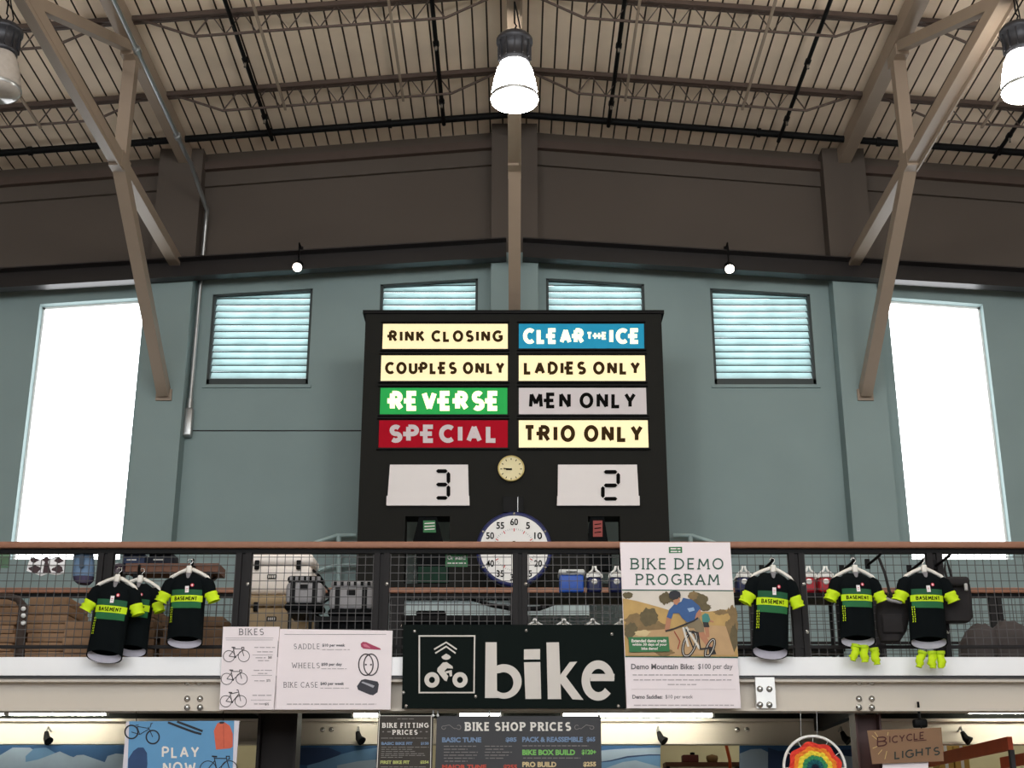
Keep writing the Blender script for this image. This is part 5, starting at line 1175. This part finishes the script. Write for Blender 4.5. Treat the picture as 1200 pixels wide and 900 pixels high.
# mountain murals
mats = [M('mural_deep_blue', (44, 82, 124), .7), M('mural_mid_blue', (92, 128, 164), .7), M('mural_pale_grey_blue', (142, 158, 176), .7), M('mural_dark_ridge', (34, 56, 92), .7)]
def mural(px0, px1, D, ytop, ridges, label):
    c = P((px0 + px1) / 2, 1150, D); root = thing('mountain_mural', (c.x, c.y, c.z), label, 'mural', 'blue mountain murals under the mezzanine')
    b = Art(D); b.prism([P(x, y, D) for x, y in ((px0, ytop), (px1, ytop), (px1, 1150), (px0, 1150))], (0, .04, 0), mats[0]); b.build('board', root); WORLD_ROOT[0] = tuple(root.location)
    for i, (m, pts) in enumerate(ridges):
        a = Art(D); a.pl([(x, y) for x, y in pts] + [(px1 if pts[-1][0] > px1 - 3 else pts[-1][0], 958), (px0 if pts[0][0] < px0 + 3 else pts[0][0], 958)], mats[m], 1 + i * 1.2); a.build('ridge').parent = root
    WORLD_ROOT[0] = None
MDp = RD - .16
mural(-40, 146, MDp, 873, [(2, [(-40, 886), (0, 885), (15, 876), (35, 876), (48, 884), (68, 892), (85, 895), (146, 900)]), (1, [(30, 886), (40, 877), (54, 876), (66, 883), (85, 890)]), (2, [(20, 895), (45, 890), (70, 880.5), (82, 886), (105, 893)]), (2, [(70, 897), (90, 885), (98, 884.5), (122, 893), (135, 897)]), (2, [(122, 895), (126, 886), (136, 883), (146, 884)])], 'blue mountain mural left of the play poster')
mural(305, 442, MDp, 873.5, [(1, [(305, 890), (312, 884), (318, 884), (324, 892)]), (3, [(318, 882), (340, 876), (385, 876), (400, 882), (390, 892), (360, 897), (330, 894)]), (1, [(360, 897), (375, 893), (400, 884), (415, 880), (442, 876)]), (2, [(395, 897), (420, 892), (442, 890)])], 'blue mountain mural between the play poster and the narrow banner')
mural(700, 774, MDp, 873.5, [(2, [(700, 880), (720, 878), (740, 877), (774, 876)]), (3, [(700, 893), (715, 891), (735, 886), (760, 884), (774, 884)]), (1, [(700, 894), (715, 892.5), (735, 888), (760, 885.5), (774, 885.5)]), (2, [(710, 900), (730, 893), (745, 891), (774, 899)])], 'blue mountain mural right of the wide price banner')
mural(867, 1001, MDp, 873.5, [(2, [(867, 883), (880, 878), (892, 877.5), (905, 884), (914, 893)]), (3, [(900, 876), (912, 880), (930, 880), (1001, 878)]), (2, [(960, 890), (985, 885), (1001, 887)])], 'blue mountain mural behind the rainbow hoop')
# clip lights on the back beam
for px, lb in ((54, 'black clip light on the back beam, left of the play poster'), (419, 'black clip light on the back beam, left of the narrow banner'), (772, 'black clip light on the back beam, right of the wide banner'), (987, 'black clip light on the back beam, right of the rainbow hoop'), (1128, 'black clip light on the back beam, right of the cardboard sign')):
    p = P(px, 862, RD - .16); root = thing('clip_light', p, lb, 'clip light', 'clip lights on the back beam')
    b = MB(); b.tube([p + Vector((0, .16, .06)), p + Vector((0, .04, .1)), p + Vector((0, 0, .05)), p + Vector((0, -.01, .0))], .012, galv, 6); b.build('clip', root)
    b = MB(); b.tube([p + Vector((0, 0, .04)), p + Vector((.02, -.03, -.03)), p + Vector((.06, -.06, -.07))], [.025, .04, .055], blk, 12); b.build('shade', root)
# things on a shelf by the cream wall
D = 17.6; a, c = P(780, 893, D), P(870, 905, D); b = MB(); b.span((a.x, D, a.z - .05), (c.x, D + .35, a.z), plank)
for x in (a.x + .03, c.x - .03): b.span((x - .02, D, 0), (x + .02, D + .3, a.z - .05), dark)
solo(b, 'wall_shelf', 'brown shelf by the cream wall right of a mural', 'shelf')
za = a.z; a, c = P(801, 893, D), P(819, 888, D); b = MB(); b.rbox(((a.x + c.x) / 2, D + .12, za + .045), (c.x - a.x, .2, .09), M('dark_red_box', (104, 52, 46), .7), .01, 2); b.lathe([(.03, .09), (.03, .12), (0, .125)], ((a.x + c.x) / 2 + .03, D + .1, za), blk, 10); solo(b, 'small_box', 'dark red box on the brown shelf by the cream wall', 'box')
c = P(836, 893, D); b = MB(); b.lathe([(.0, 0), (.06, 0), (.075, .05), (.07, .08), (.0, .1)], (c.x, D + .1, za), M('tan_basket', (150, 120, 78), .8), 16); solo(b, 'small_basket', 'tan basket on the brown shelf by the cream wall', 'basket')
b = MB(); b.tube([P(851, 873, 17.2), P(855, 890, 17.2), P(857, 915, 17.2)], .02, M('orange_webbing', (226, 96, 48), .7), 6); solo(b, 'orange_strap', 'orange strap hanging before the cream wall', 'strap')
# orange pallet rack on the right
org = M('orange_rack_paint', (206, 82, 44), .55, var=.12)
root = thing('pallet_rack', (5.35, 15.9, 0), 'orange pallet rack under the mezzanine at the right edge', 'rack')
for x in (5.0, 6.0):
    b = MB(); b.bar((x, 14.2, EYE + 1.05), (x, 17.4, EYE + 1.05), .05, .13, org); b.build('beam', root)
    for d in (14.2, 17.4): b = MB(); b.span((x - .022, d - .03, 0), (x + .022, d + .03, EYE + .985), M('dark_rack_upright', (52, 48, 50), .6)); b.build('upright', root)
b = MB(); b.bar((5.0, 14.2, EYE + .3), (6.0, 14.2, EYE + 1.0), .03, .03, galv, up=(0, 1, 0)); b.build('brace', root)
for i, (x0, x1, d, h, m, lb) in enumerate(((5.05, 5.35, 14.6, .0, M('ochre_carton', (196, 160, 84), .8), 'ochre carton on the orange rack, nearer the front'), (5.45, 5.9, 15.3, .0, M('ochre_carton', (196, 160, 84), .8), 'ochre carton on the orange rack, farther back'))):
    pass
b = MB(); c0, c1 = P(1107, 885, 17.8), P(1122, 874, 17.8)
for k in range(2):
    b = MB(); x = c0.x + .2 * k; b.rbox((x, 17.9, 1.2 + (c1.z - 1.2) / 2), (.18, .3, c1.z - 1.2), M('ochre_carton', (206, 172, 92), .8), .01, 2); b.span((x - .02, 17.748, 1.2), (x + .02, 17.75, c1.z), white)
    solo(b, 'tall_carton', 'tall ochre carton by the orange rack, %s of the pair' % ('left' if k == 0 else 'right'), 'carton', 'ochre cartons by the rack')
b = MB(); b.span((c0.x - .15, 17.7, 1.16), (c0.x + .4, 18.1, 1.2), plank); b.span((c0.x - .13, 17.72, 0), (c0.x - .09, 18.08, 1.16), plank); b.span((c0.x + .34, 17.72, 0), (c0.x + .38, 18.08, 1.16), plank); solo(b, 'carton_stand', 'plain wooden stand carrying the two ochre cartons', 'stand')
